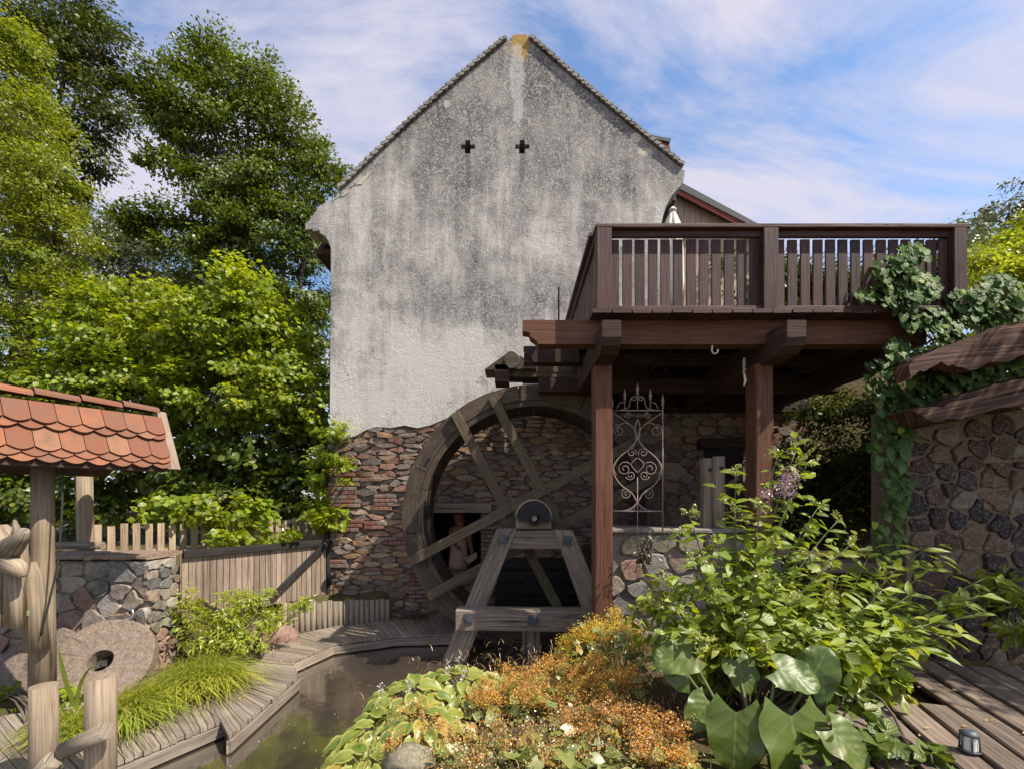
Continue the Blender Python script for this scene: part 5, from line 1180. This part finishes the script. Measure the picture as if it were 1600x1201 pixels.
# hill and shrubs to the right
def bushes(name, base, lobes, label, per, lpc, cs, ls, mat, kind='quad', cat='bush', **kw):
    t = thing(name, base, label, cat); C, O = crown(lobes, per, lpc, cs, ls, kind, M and mat, t, name='foliage', **kw)
    m = MB(); b_ = Vector(base)
    for i in range(0, len(C), max(1, len(C) // 26)):
        c = Vector(C[i]); ptube(m, bez(b_ + Vector((rnd(-.1, .1), rnd(-.1, .1), 0)), b_.lerp(c, .5) + Vector((0, 0, .2)), c, 4), .014, .004, 5)
    stuff(m.build('stems', M['bark'], t, recalc=False)); return t
bushes('hillside_wood', (17, 20, 0), [(1560, 350, 60, 40, 20), (1620, 320, 60, 50, 20), (1505, 362, 32, 28, 19), (1640, 380, 60, 50, 19), (1545, 400, 60, 40, 19), (1500, 400, 40, 40, 19)], 'dark wooded hill top beyond the right end of the balcony', 3.0, 50, .4, .16, 'lf_back', cat='wood')
bushes('bright_bush', (9.3, 9.5, .4), [(1560, 400, 50, 24, 9.5), (1610, 370, 40, 40, 9.5), (1530, 425, 40, 26, 9.2), (1590, 430, 50, 36, 9.0), (1620, 400, 60, 60, 9.0), (1530, 400, 34, 20, 9.3), (1570, 480, 90, 60, 8.4)], 'sunlit yellow green bush on the slope beyond the balcony corner', 26, 60, .2, .075, 'lf_left', shell=.2)
bushes('bright_bush', (6.6, 6.6, 3), [(1530, 402, 34, 20, 6.3), (1585, 395, 40, 26, 6.3), (1560, 430, 50, 18, 6.1), (1620, 430, 50, 40, 6.1)], 'nearer lime green bush right behind the balcony corner post', 60, 40, .13, .06, 'lf_shrub', shell=.2)
bushes('bank_shrub', (6.2, 6.9, 2), [(1450, 560, 50, 50, 6.9), (1530, 560, 60, 60, 6.9), (1420, 640, 40, 50, 6.9), (1600, 560, 60, 60, 7)], 'dark green shrub on the bank between balcony and rotten roof slabs', 30, 60, .2, .065, 'lf_tall', shell=.2)
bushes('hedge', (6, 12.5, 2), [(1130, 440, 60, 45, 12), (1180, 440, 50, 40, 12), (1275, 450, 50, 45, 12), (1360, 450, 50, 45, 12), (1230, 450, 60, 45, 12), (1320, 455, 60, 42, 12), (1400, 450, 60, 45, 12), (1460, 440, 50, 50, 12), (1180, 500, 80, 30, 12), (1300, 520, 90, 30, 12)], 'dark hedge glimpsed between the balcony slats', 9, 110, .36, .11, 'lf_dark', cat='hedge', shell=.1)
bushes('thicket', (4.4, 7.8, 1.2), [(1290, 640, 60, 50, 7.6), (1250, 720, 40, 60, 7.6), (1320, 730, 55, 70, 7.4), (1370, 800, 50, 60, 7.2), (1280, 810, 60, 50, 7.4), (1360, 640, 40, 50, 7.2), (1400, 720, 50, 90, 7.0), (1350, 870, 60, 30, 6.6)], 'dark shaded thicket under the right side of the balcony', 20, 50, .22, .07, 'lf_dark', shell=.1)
# ivy
ivy = thing('ivy', (5.0, 5.4, .5), 'ivy climbing from the dark wall over the right balcony corner', 'ivy')
IV = [(1400, 420, 36, 20, 5.05, 60), (1385, 455, 30, 16, 5.05, 34), (1425, 395, 22, 16, 5.05, 30), (1350, 460, 14, 8, 5.04, 8), (1405, 475, 26, 14, 5.02, 26), (1445, 500, 36, 20, 5.0, 40), (1440, 450, 30, 24, 5.0, 40), (1560, 470, 46, 40, 4.95, 130), (1510, 480, 34, 30, 5.0, 70), (1480, 515, 26, 14, 4.9, 26), (1400, 545, 18, 18, 5.0, 22),
      (1460, 590, 40, 20, 4.75, 60), (1510, 588, 40, 16, 4.7, 50), (1570, 570, 40, 16, 4.65, 44), (1440, 615, 24, 16, 4.8, 36), (1395, 640, 24, 40, 4.9, 60), (1385, 700, 26, 40, 4.9, 55), (1400, 760, 24, 40, 4.9, 40), (1390, 830, 24, 40, 4.95, 40), (1410, 680, 16, 30, 4.85, 24), (1375, 590, 24, 30, 5.1, 30)]
allp = []
for (cx, cy, rx, ry, Y, n) in IV:
    n = int(n * 1.8)
    for i in range(n):
        a = rnd(0, 6.28); r_ = math.sqrt(rnd(0, 1.1)); q = P(cx + rx * r_ * math.cos(a), cy + ry * r_ * math.sin(a), Y + rnd(-.12, .2)); allp.append(q)
allp.sort(key=lambda p: p.y); random.shuffle(allp); first = allp[:300]; rest = allp[300:]
for q in first: leaf_part(ivy, q, (rnd(-.4, .4), -1.0 + rnd(-.3, .3), rnd(.2, .9)), (rnd(-.5, .5), rnd(-.3, 0), -1), rnd(.05, .09), 'cord', 'lf_ivy')
pos = np.array([list(p) for p in rest]); N = len(pos)
leaves('small_leaves', pos, np.column_stack([RS.uniform(-.4, .4, N), -1 + RS.uniform(-.4, .4, N), RS.uniform(.2, 1, N)]), .078, 'cord', M['lf_ivy'], ivy, np.column_stack([RS.uniform(-.5, .5, N), RS.uniform(-.3, 0, N), -np.ones(N)]))
m = MB()
for k in range(len(IV) - 1):
    a, b_ = P(IV[k][0], IV[k][1], IV[k][4] + .1), P(IV[k + 1][0], IV[k + 1][1], IV[k + 1][4] + .1); ptube(m, bez(a, (a + b_) / 2 + Vector((0, .1, -.15)), b_, 5), .012, .006, 5)
stuff(m.build('stems', M['bark'], ivy, recalc=False))
# bright shrub in front of gate
bushes('willow_shrub', G(380, 1040) + Vector((0, .2, 0)), [(385, 940, 45, 30, 6.1), (350, 970, 45, 34, 5.9), (420, 960, 40, 22, 6.1), (465, 945, 24, 12, 6.2), (320, 1000, 34, 28, 5.8), (380, 1000, 50, 26, 5.8), (300, 960, 16, 34, 5.9), (298, 925, 10, 22, 5.9)],
       'bright lime small leaved shrub in front of the board gate', 85, 24, .085, .055, 'lf_shrub', 'lance', cat='shrub', shell=.2)
bushes('fern', P(545, 955, 7.9), [(545, 942, 28, 8, 7.85), (525, 946, 16, 8, 7.85)], 'low fresh green plant in the bed behind the log edging', 120, 18, .06, .07, 'lf_shrub', 'lance', cat='plant')
bushes('weeds', P(645, 968, 8.0), [(655, 962, 20, 9, 7.95), (630, 966, 14, 6, 7.9)], 'dull weeds at the foot of the house wall beside the wheel', 90, 12, .06, .07, 'lf_back', 'lance', cat='plant')
bushes('wall_plants', G(60, 1135), [(95, 1092, 22, 10, 4.6), (20, 1090, 22, 24, 4.9), (45, 1125, 36, 18, 4.6)], 'small green plants growing round the foot of the millstones', 60, 16, .08, .06, 'lf_hazel', 'ovate', cat='plant')
# ------------------------------------------------------------------ grass
def blades(parent, name, centres, n, length, spread, mat, rs, width=.006, up=.9, seg=5, lean=(0, 0)):
    c = centres[rs.randint(0, len(centres), n)] + rs.normal(size=(n, 3)) * [spread, spread, .0]
    a = rs.uniform(0, 6.283, n); o = np.column_stack([np.cos(a) + lean[0], np.sin(a) + lean[1], np.zeros(n)]); L = length * rs.uniform(.5, 1.15, n); bend = rs.uniform(.35, 1.2, n)
    t = np.linspace(0, 1, seg + 1); x = (t ** 1.6)[None] * bend[:, None] * .85; z = up * (t[None] - .75 * bend[:, None] * t[None] ** 2.6)
    ctr = c[:, None] + L[:, None, None] * (o[:, None] * x[..., None] + np.array([0, 0, 1.])[None, None] * z[..., None])
    sd = np.column_stack([-o[:, 1], o[:, 0], np.zeros(n)]); wd = width * (1 - t ** 2)[None, :, None]
    V = np.stack([ctr - sd[:, None] * wd, ctr + sd[:, None] * wd], 2).reshape(-1, 3); k = (seg + 1) * 2
    q = np.array([(2 * i, 2 * i + 1, 2 * i + 3, 2 * i + 2) for i in range(seg)]); Q = (q[None] + (np.arange(n) * k)[:, None, None]).reshape(-1, 4)
    org = V.mean(0); me = fast_mesh(name, V - org, Q, np.zeros((len(Q), 4, 2)), M[mat], np.repeat(rs.uniform(0, 1, n), seg)); o_ = link(name, me, Vector(org), parent); o_['kind'] = 'stuff'; return o_
for (pts, n, L, lab) in (([(222, 1112), (245, 1100), (205, 1122), (190, 1130)], 2000, .40, 'arching yellow green grass tussock in front of the large millstone'), ([(300, 1062), (330, 1058), (345, 1070), (280, 1080), (310, 1080)], 3000, .46, 'wide yellow green grass tussock spilling onto the plank walkway'), ([(130, 1150), (105, 1140)], 1000, .34, 'grass tussock between the two bollards and the millstone')):
    t = thing('grass_tussock', G(*pts[0]), lab, 'grass tussock'); blades(t, 'blades', np.array([list(G(x, y)) for x, y in pts]), int(n * 1.1), L * 1.15, .085, 'lf_grass', RS, .0045, lean=(.45, -.55))
t = thing('iris_plant', G(130, 1120), 'few broad curved leaves sprouting before the large millstone', 'plant')
for (p0, p1, p2) in (((120, 1110, 4.4), (120, 1050, 4.4), (160, 1030, 4.3)), ((120, 1110, 4.4), (150, 1040, 4.3), (172, 1075, 4.2)), ((118, 1110, 4.4), (95, 1050, 4.4), (92, 1010, 4.4)), ((122, 1112, 4.3), (150, 1090, 4.2), (185, 1100, 4.1))):
    pts = bez(P(*p0), P(*p1), P(*p2), 8); m = MB(); V = []
    for i, q in enumerate(pts): wd = .022 * math.sin(math.pi * (.15 + .85 * i / 8)) + .002; V += [q - Vector((wd, 0, 0)), q + Vector((wd, 0, wd))]
    m.add(V, [(2 * i, 2 * i + 1, 2 * i + 3, 2 * i + 2) for i in range(8)], None, True); m.build('leaf', M['lf_grass'], t, recalc=False)
blg = struct(blades(None, 'grass', np.array([[x, y, .28] for x, y in zip(RS.uniform(-1, 5, 300), RS.uniform(2.2, 5.4, 300))]), 2500, .14, .3, 'straw', RS, .003)); blg['kind'] = 'stuff'
# ------------------------------------------------------------------ hostas
def hosta(base, n, size, label, R0=.3, lean=(0, -.3), squash=1):
    t = thing('hosta', base, label, 'hosta'); b_ = Vector(base)
    for i in range(n):
        k = (i + .5) / n; a = i * 2.399; rr = R0 * math.sqrt(k); h = .10 + .22 * (1 - k) + rnd(-.03, .03)
        o = Vector((math.cos(a), math.sin(a), 0)); root = b_ + o * .03; tip = b_ + o * rr + Vector((0, 0, h))
        nrm = (o.x * .6 * k + rnd(-.2, .2) + lean[0] * .3, o.y * .6 * k - .25 + rnd(-.2, .2), 1); dd = (o.x, o.y, -.15 - .5 * k)
        leaf_part(t, tip, nrm, dd, size * rnd(.75, 1.15), 'hosta', 'lf_hosta')
        if i % 2 == 0: m = MB(); m.tube(bez(root, b_ + o * rr * .3 + Vector((0, 0, h * .8)), tip, 3), .006, 5, cap=False); m.build('stalk', M['twig'], t, recalc=False)
    return t
hosta((-.46, 4.12, .17), 42, .19, 'hosta clump nearest the trestle leg, at the top of the bed', .40)
hosta((-.85, 3.92, .14), 46, .20, 'hosta clump with broad yellow margins right at the water edge', .38)
hosta((-.98, 3.52, .06), 44, .19, 'hosta clump hanging over the water at the left side of the bed', .36)
hosta((-1.0, 3.14, .02), 42, .18, 'lowest hosta clump at the bottom edge, some leaves turned orange', .34)
hosta((-.68, 3.4, .16), 34, .17, 'hosta clump half covered by sparse orange flower heads', .34)
hosta((.62, 4.1, .38), 9, .15, 'few hosta leaves poking through between yellow and orange flowers', .22)
hosta((2.75, 3.75, .42), 14, .20, 'dark ribbed hosta at the edge of the boardwalk', .32)
def spikes(name, pts, label, mat, n=26, h=.05, stem=.5, cat='flowers'):
    t = thing(name, pts[0], label, cat); pos = []; m = MB()
    for p in pts:
        p = Vector(p); b_ = p - Vector((rnd(-.05, .05), rnd(-.05, .05), stem)); ptube(m, [b_, b_.lerp(p, .5) + Vector((rnd(-.02, .02), 0, 0)), p], .004, .002, 4)
        for i in range(n): pos.append([p.x + rnd(-1, 1) * .022, p.y + rnd(-1, 1) * .022, p.z - h * 2 * rnd(0, 1)])
    stuff(m.build('stems', M['twig'], t, recalc=False)); pos = np.array(pos); leaves('petals', pos, RS.normal(size=pos.shape), .022, 'quad', M[mat], t)
spikes('hosta_flowers', [P(*q) for q in ((595, 1068, 3.9), (640, 1062, 3.9), (660, 1095, 3.6), (700, 1030, 4.2), (715, 1025, 4.2), (725, 1045, 4.1), (655, 1090, 3.6), (592, 1095, 3.8), (672, 1108, 3.5))], 'pale lilac faded hosta flower spikes above the leaves', 'fl_pale', 40, .06)
# ------------------------------------------------------------------ orange and yellow flower masses
def flowers(name, lobes, label, mats, per, lpc, base_z=.3, fs=.0145, group=None, leafmat='lf_low', leafs=.06):
    c0 = P(lobes[0][0], lobes[0][1], lobes[0][4]); t = thing(name, (c0.x, c0.y, base_z), label, 'flowers', group)
    C, O = clusters(lobes, per, depth=1.1, shell=.35); lpc = lpc * 1.35; k = RS.randint(int(lpc * .5), int(lpc * 1.5), len(C)); idx = np.repeat(np.arange(len(C)), k)
    pos = C[idx] + RS.normal(size=(len(idx), 3)) * [.028, .028, .022]; pos = pos; sel = RS.uniform(size=len(idx)) < .8
    for mt, s_ in ((mats[0], sel), (mats[1], ~sel)):
        leaves('blossoms', pos[s_], RS.normal(size=(s_.sum(), 3)) + [0, -.3, .6], fs, 'quad', M[mt], t, smooth=False)
    m = MB()
    for i in range(0, len(C), max(1, len(C) // 70)):
        c = Vector(C[i]); b_ = Vector((c.x + rnd(-.12, .12), c.y + rnd(0, .15), base_z)); ptube(m, bez(b_, b_.lerp(c, .6) + Vector((rnd(-.05, .05), 0, .03)), c, 3), .0035, .002, 4)
    stuff(m.build('stems', M['twig'], t, recalc=False))
    n = int(len(C) * 1.3); ii = RS.randint(0, len(C), n); lp = C[ii] - np.column_stack([RS.normal(size=n) * .06, RS.normal(size=n) * .06, RS.uniform(.04, .32, n)]); lp[:, 2] = np.maximum(lp[:, 2], base_z + .02)
    leaves('foliage', lp, np.column_stack([RS.normal(size=n) * .5, RS.normal(size=n) * .5 - .4, np.ones(n)]), leafs, 'cord', M[leafmat], t)
    return t
flowers('yellow_flowers', [(905, 990, 26, 18, 4.5), (940, 985, 30, 26, 4.5), (985, 985, 22, 18, 4.4), (880, 1010, 20, 16, 4.5), (960, 960, 12, 20, 4.6), (1000, 1005, 20, 14, 4.3)], 'bright yellow lady\'s mantle flowers in front of the red brown post', ('fl_yellow', 'fl_orange'), 330, 26, .3)
flowers('orange_flowers', [(800, 1060, 44, 24, 3.9), (870, 1050, 50, 24, 3.9), (940, 1045, 50, 24, 3.9), (760, 1085, 36, 26, 3.7), (840, 1085, 60, 26, 3.7), (920, 1080, 50, 26, 3.7), (985, 1060, 26, 26, 3.8)], 'orange brown flower heads massed in the middle of the bed', ('fl_orange', 'fl_yellow'), 360, 26, .3)
flowers('orange_flowers', [(1000, 1120, 40, 26, 3.2), (1010, 1165, 36, 30, 3.0), (1050, 1130, 26, 30, 3.1), (960, 1110, 36, 26, 3.3), (1060, 1180, 24, 20, 2.9), (900, 1120, 50, 18, 3.4)], 'orange brown flower heads low down left of the huge heart shaped leaf', ('fl_orange', 'straw'), 420, 24, .3)
flowers('orange_flowers', [(690, 1140, 50, 30, 3.2), (640, 1110, 36, 26, 3.4), (720, 1175, 50, 26, 3.0), (620, 1160, 26, 26, 3.1), (760, 1130, 40, 26, 3.3)], 'sparse orange flower heads scattered between the hosta leaves', ('fl_orange', 'straw'), 130, 20, .2)
flowers('low_plants', [(800, 1160, 60, 36, 3.1), (880, 1170, 60, 30, 3.0), (740, 1190, 60, 20, 2.9), (960, 1180, 40, 24, 2.9), (860, 1130, 60, 20, 3.3)], 'pale rounded leaves and dry stalks at the bottom of the flower bed', ('straw', 'fl_orange'), 260, 5, .25, leafs=.085)
flowers('orange_flowers', [(880, 1175, 60, 22, 3.0), (800, 1150, 50, 22, 3.2), (940, 1150, 40, 26, 3.1), (740, 1180, 40, 16, 3.0)], 'rust coloured flower heads mixed with pale leaves at the bottom centre of the bed', ('fl_orange', 'straw'), 170, 20, .25)
# ------------------------------------------------------------------ butterfly bush
bud = thing('butterfly_bush', (1.75, 3.75, .35), 'big sunlit butterfly bush with lilac blossom and green bud clusters', 'bush')
B0 = Vector((1.78, 3.8, .35)); tips = []
ST = [(1244, 702, 3.75), (1215, 712, 3.8), (1262, 722, 3.75), (1150, 738, 3.7), (1190, 790, 3.6), (1280, 790, 3.9), (1310, 812, 3.9), (1150, 800, 3.6), (1075, 800, 3.5), (1060, 835, 3.5), (1120, 850, 3.4), (1090, 880, 3.3), (1200, 850, 3.5), (1250, 870, 3.6), (1180, 900, 3.4), (1040, 905, 3.4), (1020, 945, 3.4), (1060, 960, 3.3), (1120, 930, 3.3), (1300, 880, 3.8), (1330, 850, 4.0), (1240, 940, 3.5), (1170, 970, 3.2), (1300, 940, 3.6), (1100, 1000, 3.2), (1230, 790, 3.7), (1260, 830, 3.8), (1160, 860, 3.7), (1210, 920, 3.3), (1030, 990, 3.3), (1270, 990, 3.4), (1200, 1010, 3.1)]
LP = []
for (x, y, Y) in ST:
    T = P(x, y, Y); mid = B0.lerp(T, .55) + Vector(((T.x - B0.x) * -.12, 0, .16)); pts = bez(B0 + Vector((rnd(-.08, .08), rnd(-.08, .08), 0)), mid, T, 12)
    m = MB(); ptube(m, pts, .013, .004, 6); m.build('stem', M['twig'], bud, recalc=False); tips.append(T)
    for i in range(3, 13):
        for s_ in (-1, 1):
            dv = (pts[min(i, 12)] - pts[i - 1]).normalized(); sd = dv.cross(Vector((rnd(-.3, .3), -1, rnd(-.3, .3)))).normalized(); LP.append((pts[i], (dv * .5 + sd * s_ + Vector((0, 0, rnd(-.3, .2)))), rnd(.10, .17) * (1.15 - .03 * i)))
        if rnd(0, 1) < .75: # side shoots
            e = pts[i] + Vector((rnd(-.16, .16), rnd(-.16, .10), rnd(0, .16)))
            for j in range(3):
                q = pts[i].lerp(e, (j + 1) / 3); LP.append((q, Vector((rnd(-1, 1), rnd(-1, 1), rnd(-.2, .5))), rnd(.07, .12)))
random.shuffle(LP); LP.sort(key=lambda l: -l[2])
for q, dv, s_ in LP[:280]: leaf_part(bud, q, (rnd(-.9, .9), -.45 + rnd(-.7, .7), 1), tuple(dv), s_ * 1.1, random.choice(['ovate', 'lance', 'ovate2']), 'lf_budd')
pos = np.array([list(l[0]) for l in LP[280:]]); N = len(pos); dirs = np.array([list(l[1]) for l in LP[280:]])
leaves('small_leaves', pos, np.column_stack([RS.normal(size=N) * .7, -.4 + RS.normal(size=N) * .6, np.ones(N)]), np.array([l[2] for l in LP[280:]]), 'ovate2', M['lf_budd'], bud, dirs)
bc = []
for T in tips:
    for k in range(4):
        c = T + Vector((rnd(-.06, .06), rnd(-.05, .05), rnd(-.02, .07)))
        for j in range(26): d_ = Vector((random.gauss(0, 1), random.gauss(0, 1), random.gauss(0, 1))).normalized(); bc.append(list(c + d_ * .021))
bc = np.array(bc); leaves('buds', bc, RS.normal(size=bc.shape), .017, 'quad', M['fl_bud'], bud, smooth=False)
fl = []
for (x, y, n_, sx_, sz_) in ((1232, 748, 420, .035, .045), (1225, 760, 260, .04, .02), (1197, 770, 160, .03, .02), (1232, 772, 120, .025, .015)):
    c = P(x, y, 3.7)
    for i in range(n_): fl.append([c.x + random.gauss(0, sx_), c.y + random.gauss(0, .03), c.z + random.gauss(0, sz_)])
fl = np.array(fl); leaves('blossom', fl, RS.normal(size=fl.shape), .016, 'quad', M['fl_lilac'], bud, smooth=False)
m = MB(); c0, c1 = P(1245, 722, 3.7), P(1280, 692, 3.7)
pos = []
for i in range(160): t_ = rnd(0, 1); q = c0.lerp(c1, t_); r_ = .022 * (1 - t_ * .8); pos.append([q.x + rnd(-r_, r_), q.y + rnd(-r_, r_), q.z + rnd(-r_, r_)])
pos = np.array(pos); leaves('panicle', pos, RS.normal(size=pos.shape), .013, 'quad', M['fl_bud'], bud, smooth=False)
# second bush to the right with long leaves
bd2 = thing('long_leaved_bush', (3.0, 4.1, .35), 'sprawling bush with long narrow leaves reaching right across the boardwalk', 'bush')
B0 = Vector((2.55, 3.95, .3)); LP = []
for (x, y, Y) in [(1338, 860, 4.3), (1356, 872, 4.2), (1440, 860, 4.2), (1470, 875, 4.1), (1545, 900, 4.0), (1530, 930, 3.9), (1490, 940, 3.9), (1400, 890, 4.1), (1420, 930, 3.9), (1380, 920, 3.9), (1350, 950, 3.8), (1310, 900, 3.9), (1450, 975, 3.6), (1500, 990, 3.5), (1400, 990, 3.6), (1330, 990, 3.5), (1360, 900, 4.2), (1290, 930, 3.8), (1520, 960, 3.8), (1560, 915, 4.0), (1440, 1010, 3.4), (1300, 1010, 3.4), (1260, 960, 3.6)]:
    T = P(x, y, Y); mid = B0.lerp(T, .5) + Vector((0, 0, .22)); pts = bez(B0 + Vector((rnd(-.15, .15), rnd(-.1, .1), 0)), mid, T, 10); m = MB(); ptube(m, pts, .010, .0035, 6); m.build('stem', M['twig'], bd2, recalc=False)
    for i in range(3, 11):
        for s_ in (-1, 1):
            dv = (pts[min(i, 10)] - pts[i - 1]).normalized(); sd = dv.cross(Vector((rnd(-.3, .3), -1, rnd(-.3, .6)))).normalized(); LP.append((pts[i], dv * .9 + sd * s_ + Vector((rnd(-.2, .2), 0, rnd(-.2, .25))), rnd(.15, .24)))
        if rnd(0, 1) < .6:
            for j in range(2): LP.append((pts[i] + Vector((rnd(-.1, .1), rnd(-.1, .1), rnd(-.08, .08))), Vector((rnd(-1, 1), rnd(-1, .3), rnd(-.4, .3))), rnd(.12, .2)))
random.shuffle(LP)
for q, dv, s_ in LP[:300]: leaf_part(bd2, q, (rnd(-.8, .8), -.5 + rnd(-.6, .6), 1), tuple(dv), s_, 'lance', 'lf_budd')
if len(LP) > 300:
    pos = np.array([list(l[0]) for l in LP[300:]]); N = len(pos)
    leaves('small_leaves', pos, np.column_stack([RS.normal(size=N) * .4, -.4 + RS.normal(size=N) * .3, np.ones(N)]), np.array([l[2] for l in LP[300:]]), 'lance', M['lf_budd'], bd2, np.array([list(l[1]) for l in LP[300:]]))
# lower filling foliage of the bush
bushes('undergrowth', (1.8, 3.5, .3), [(1120, 1010, 60, 34, 3.5), (1200, 1000, 60, 40, 3.6), (1060, 1000, 36, 30, 3.7), (1290, 1030, 50, 30, 3.5), (1360, 1050, 44, 30, 3.6), (1180, 950, 70, 40, 3.9), (1280, 960, 60, 36, 4.0), (1030, 950, 30, 30, 4.0), (1380, 980, 60, 30, 4.0)], 'tangled mid green undergrowth beneath the butterfly bush', 34, 20, .12, .10, 'lf_budd', 'ovate', cat='plants', shell=.1)
# burdock
bk = thing('burdock', (1.55, 2.9, .3), 'plant with huge heart shaped dull green leaves at the bottom edge', 'burdock')
# (px,py,Y of stalk joint), size, leaf direction, normal
for (x, y, Y, s_, dv, nr) in ((1236, 1118, 2.9, .44, (.02, -.25, -1), (.05, -1, .35)), (1150, 1112, 2.95, .36, (-.12, -.2, -1), (-.3, -1, .3)), (1262, 1070, 3.15, .30, (.55, .1, .85), (-.5, -1, .25)), (1080, 1022, 3.2, .27, (-1, -.1, -.12), (-.1, -.8, .8)), (1215, 1045, 3.15, .27, (.95, -.15, -.5), (-.1, -.7, .8)), (1075, 1055, 3.2, .27, (-.5, -.1, .5), (.2, -1, .3)), (1150, 1030, 3.3, .24, (.2, -.3, -.8), (0, -1, .6)), (1105, 1095, 3.1, .22, (-.5, -.3, -.5), (.0, -1, .6)), (1300, 1140, 2.8, .26, (.6, -.3, -.6), (.1, -.9, .7))):
    q = P(x, y, Y); leaf_part(bk, q, nr, dv, s_, 'burd', 'lf_burd'); m = MB(); m.tube(bez((1.6, 3.05, .3), ((1.6 + q.x) / 2, 3.1, .55), q + Vector((0, .01, 0)), 5), .011, 6, cap=False); m.build('stalk', M['twig'], bk, recalc=False)
bushes('shade_plants', (2.6, 2.9, .3), [(1330, 1130, 40, 26, 3.0), (1380, 1160, 44, 26, 2.9), (1300, 1180, 40, 20, 2.8), (1430, 1190, 40, 16, 2.8), (1350, 1090, 26, 16, 3.2)], 'dark dull leaved plants in front of the boardwalk edge', 60, 9, .09, .11, 'lf_burd', 'ovate', cat='plants')
bushes('reed_plant', P(1565, 960, 4.6), [(1570, 925, 22, 36, 4.6), (1585, 960, 24, 24, 4.5), (1595, 990, 20, 14, 4.3)], 'yellow green tall plant against the dark stone wall at the right edge', 60, 20, .09, .12, 'lf_left', 'lance', cat='plant')
bushes('dry_plant', P(1010, 880, 5.3), [(1010, 835, 26, 22, 5.35), (1000, 870, 20, 26, 5.3)], 'thin dry climbing weed in front of the low terrace wall', 22, 8, .08, .045, 'lf_back', 'lance', cat='plant')

# fallen leaves and specks
def scatter(name, pts, size, mat, kind='quad'):
    pos = np.array(pts); o = leaves(name, pos, np.column_stack([RS.normal(size=len(pos)) * .15, RS.normal(size=len(pos)) * .15, np.ones(len(pos))]), size, kind, M[mat]); return o
pts = []
for k in range(130):
    q = G(rnd(120, 640), 0, 0) if False else None; t = rnd(0, 1); a, b_ = random.choice([(G(200, 1130), G(340, 1090)), (G(340, 1100), G(430, 1030)), (G(430, 1010), G(560, 985)), (G(560, 985), G(700, 972))]); q = a.lerp(b_, t); pts.append([q.x + rnd(-.2, .2), q.y + rnd(-.12, .12), .008])
scatter('fallen_leaves', pts, .035, 'straw')
pts = []
for k in range(170):
    q = Vector((2.55, 5.1, 0)) + dr * rnd(0, 3) + ac * rnd(0, 3.4); pts.append([q.x, q.y, .472])
scatter('fallen_leaves', pts, .03, 'straw')
scatter('floating_specks', [[rnd(-2.4, -.9), rnd(3.6, 6.8), -.166] for k in range(60)], .014, 'fl_pale')
# groups for repeated things
from collections import defaultdict
GR = defaultdict(list)
for o in sc.objects:
    if o.parent is None and o.get('category') and not o.get('kind'): GR[o.name.split('.')[0]].append(o)
for k, l in GR.items():
    if len(l) > 1:
        for o in l:
            if not o.get('group'): o['group'] = k.replace('_', ' ') + ' group in the mill garden'
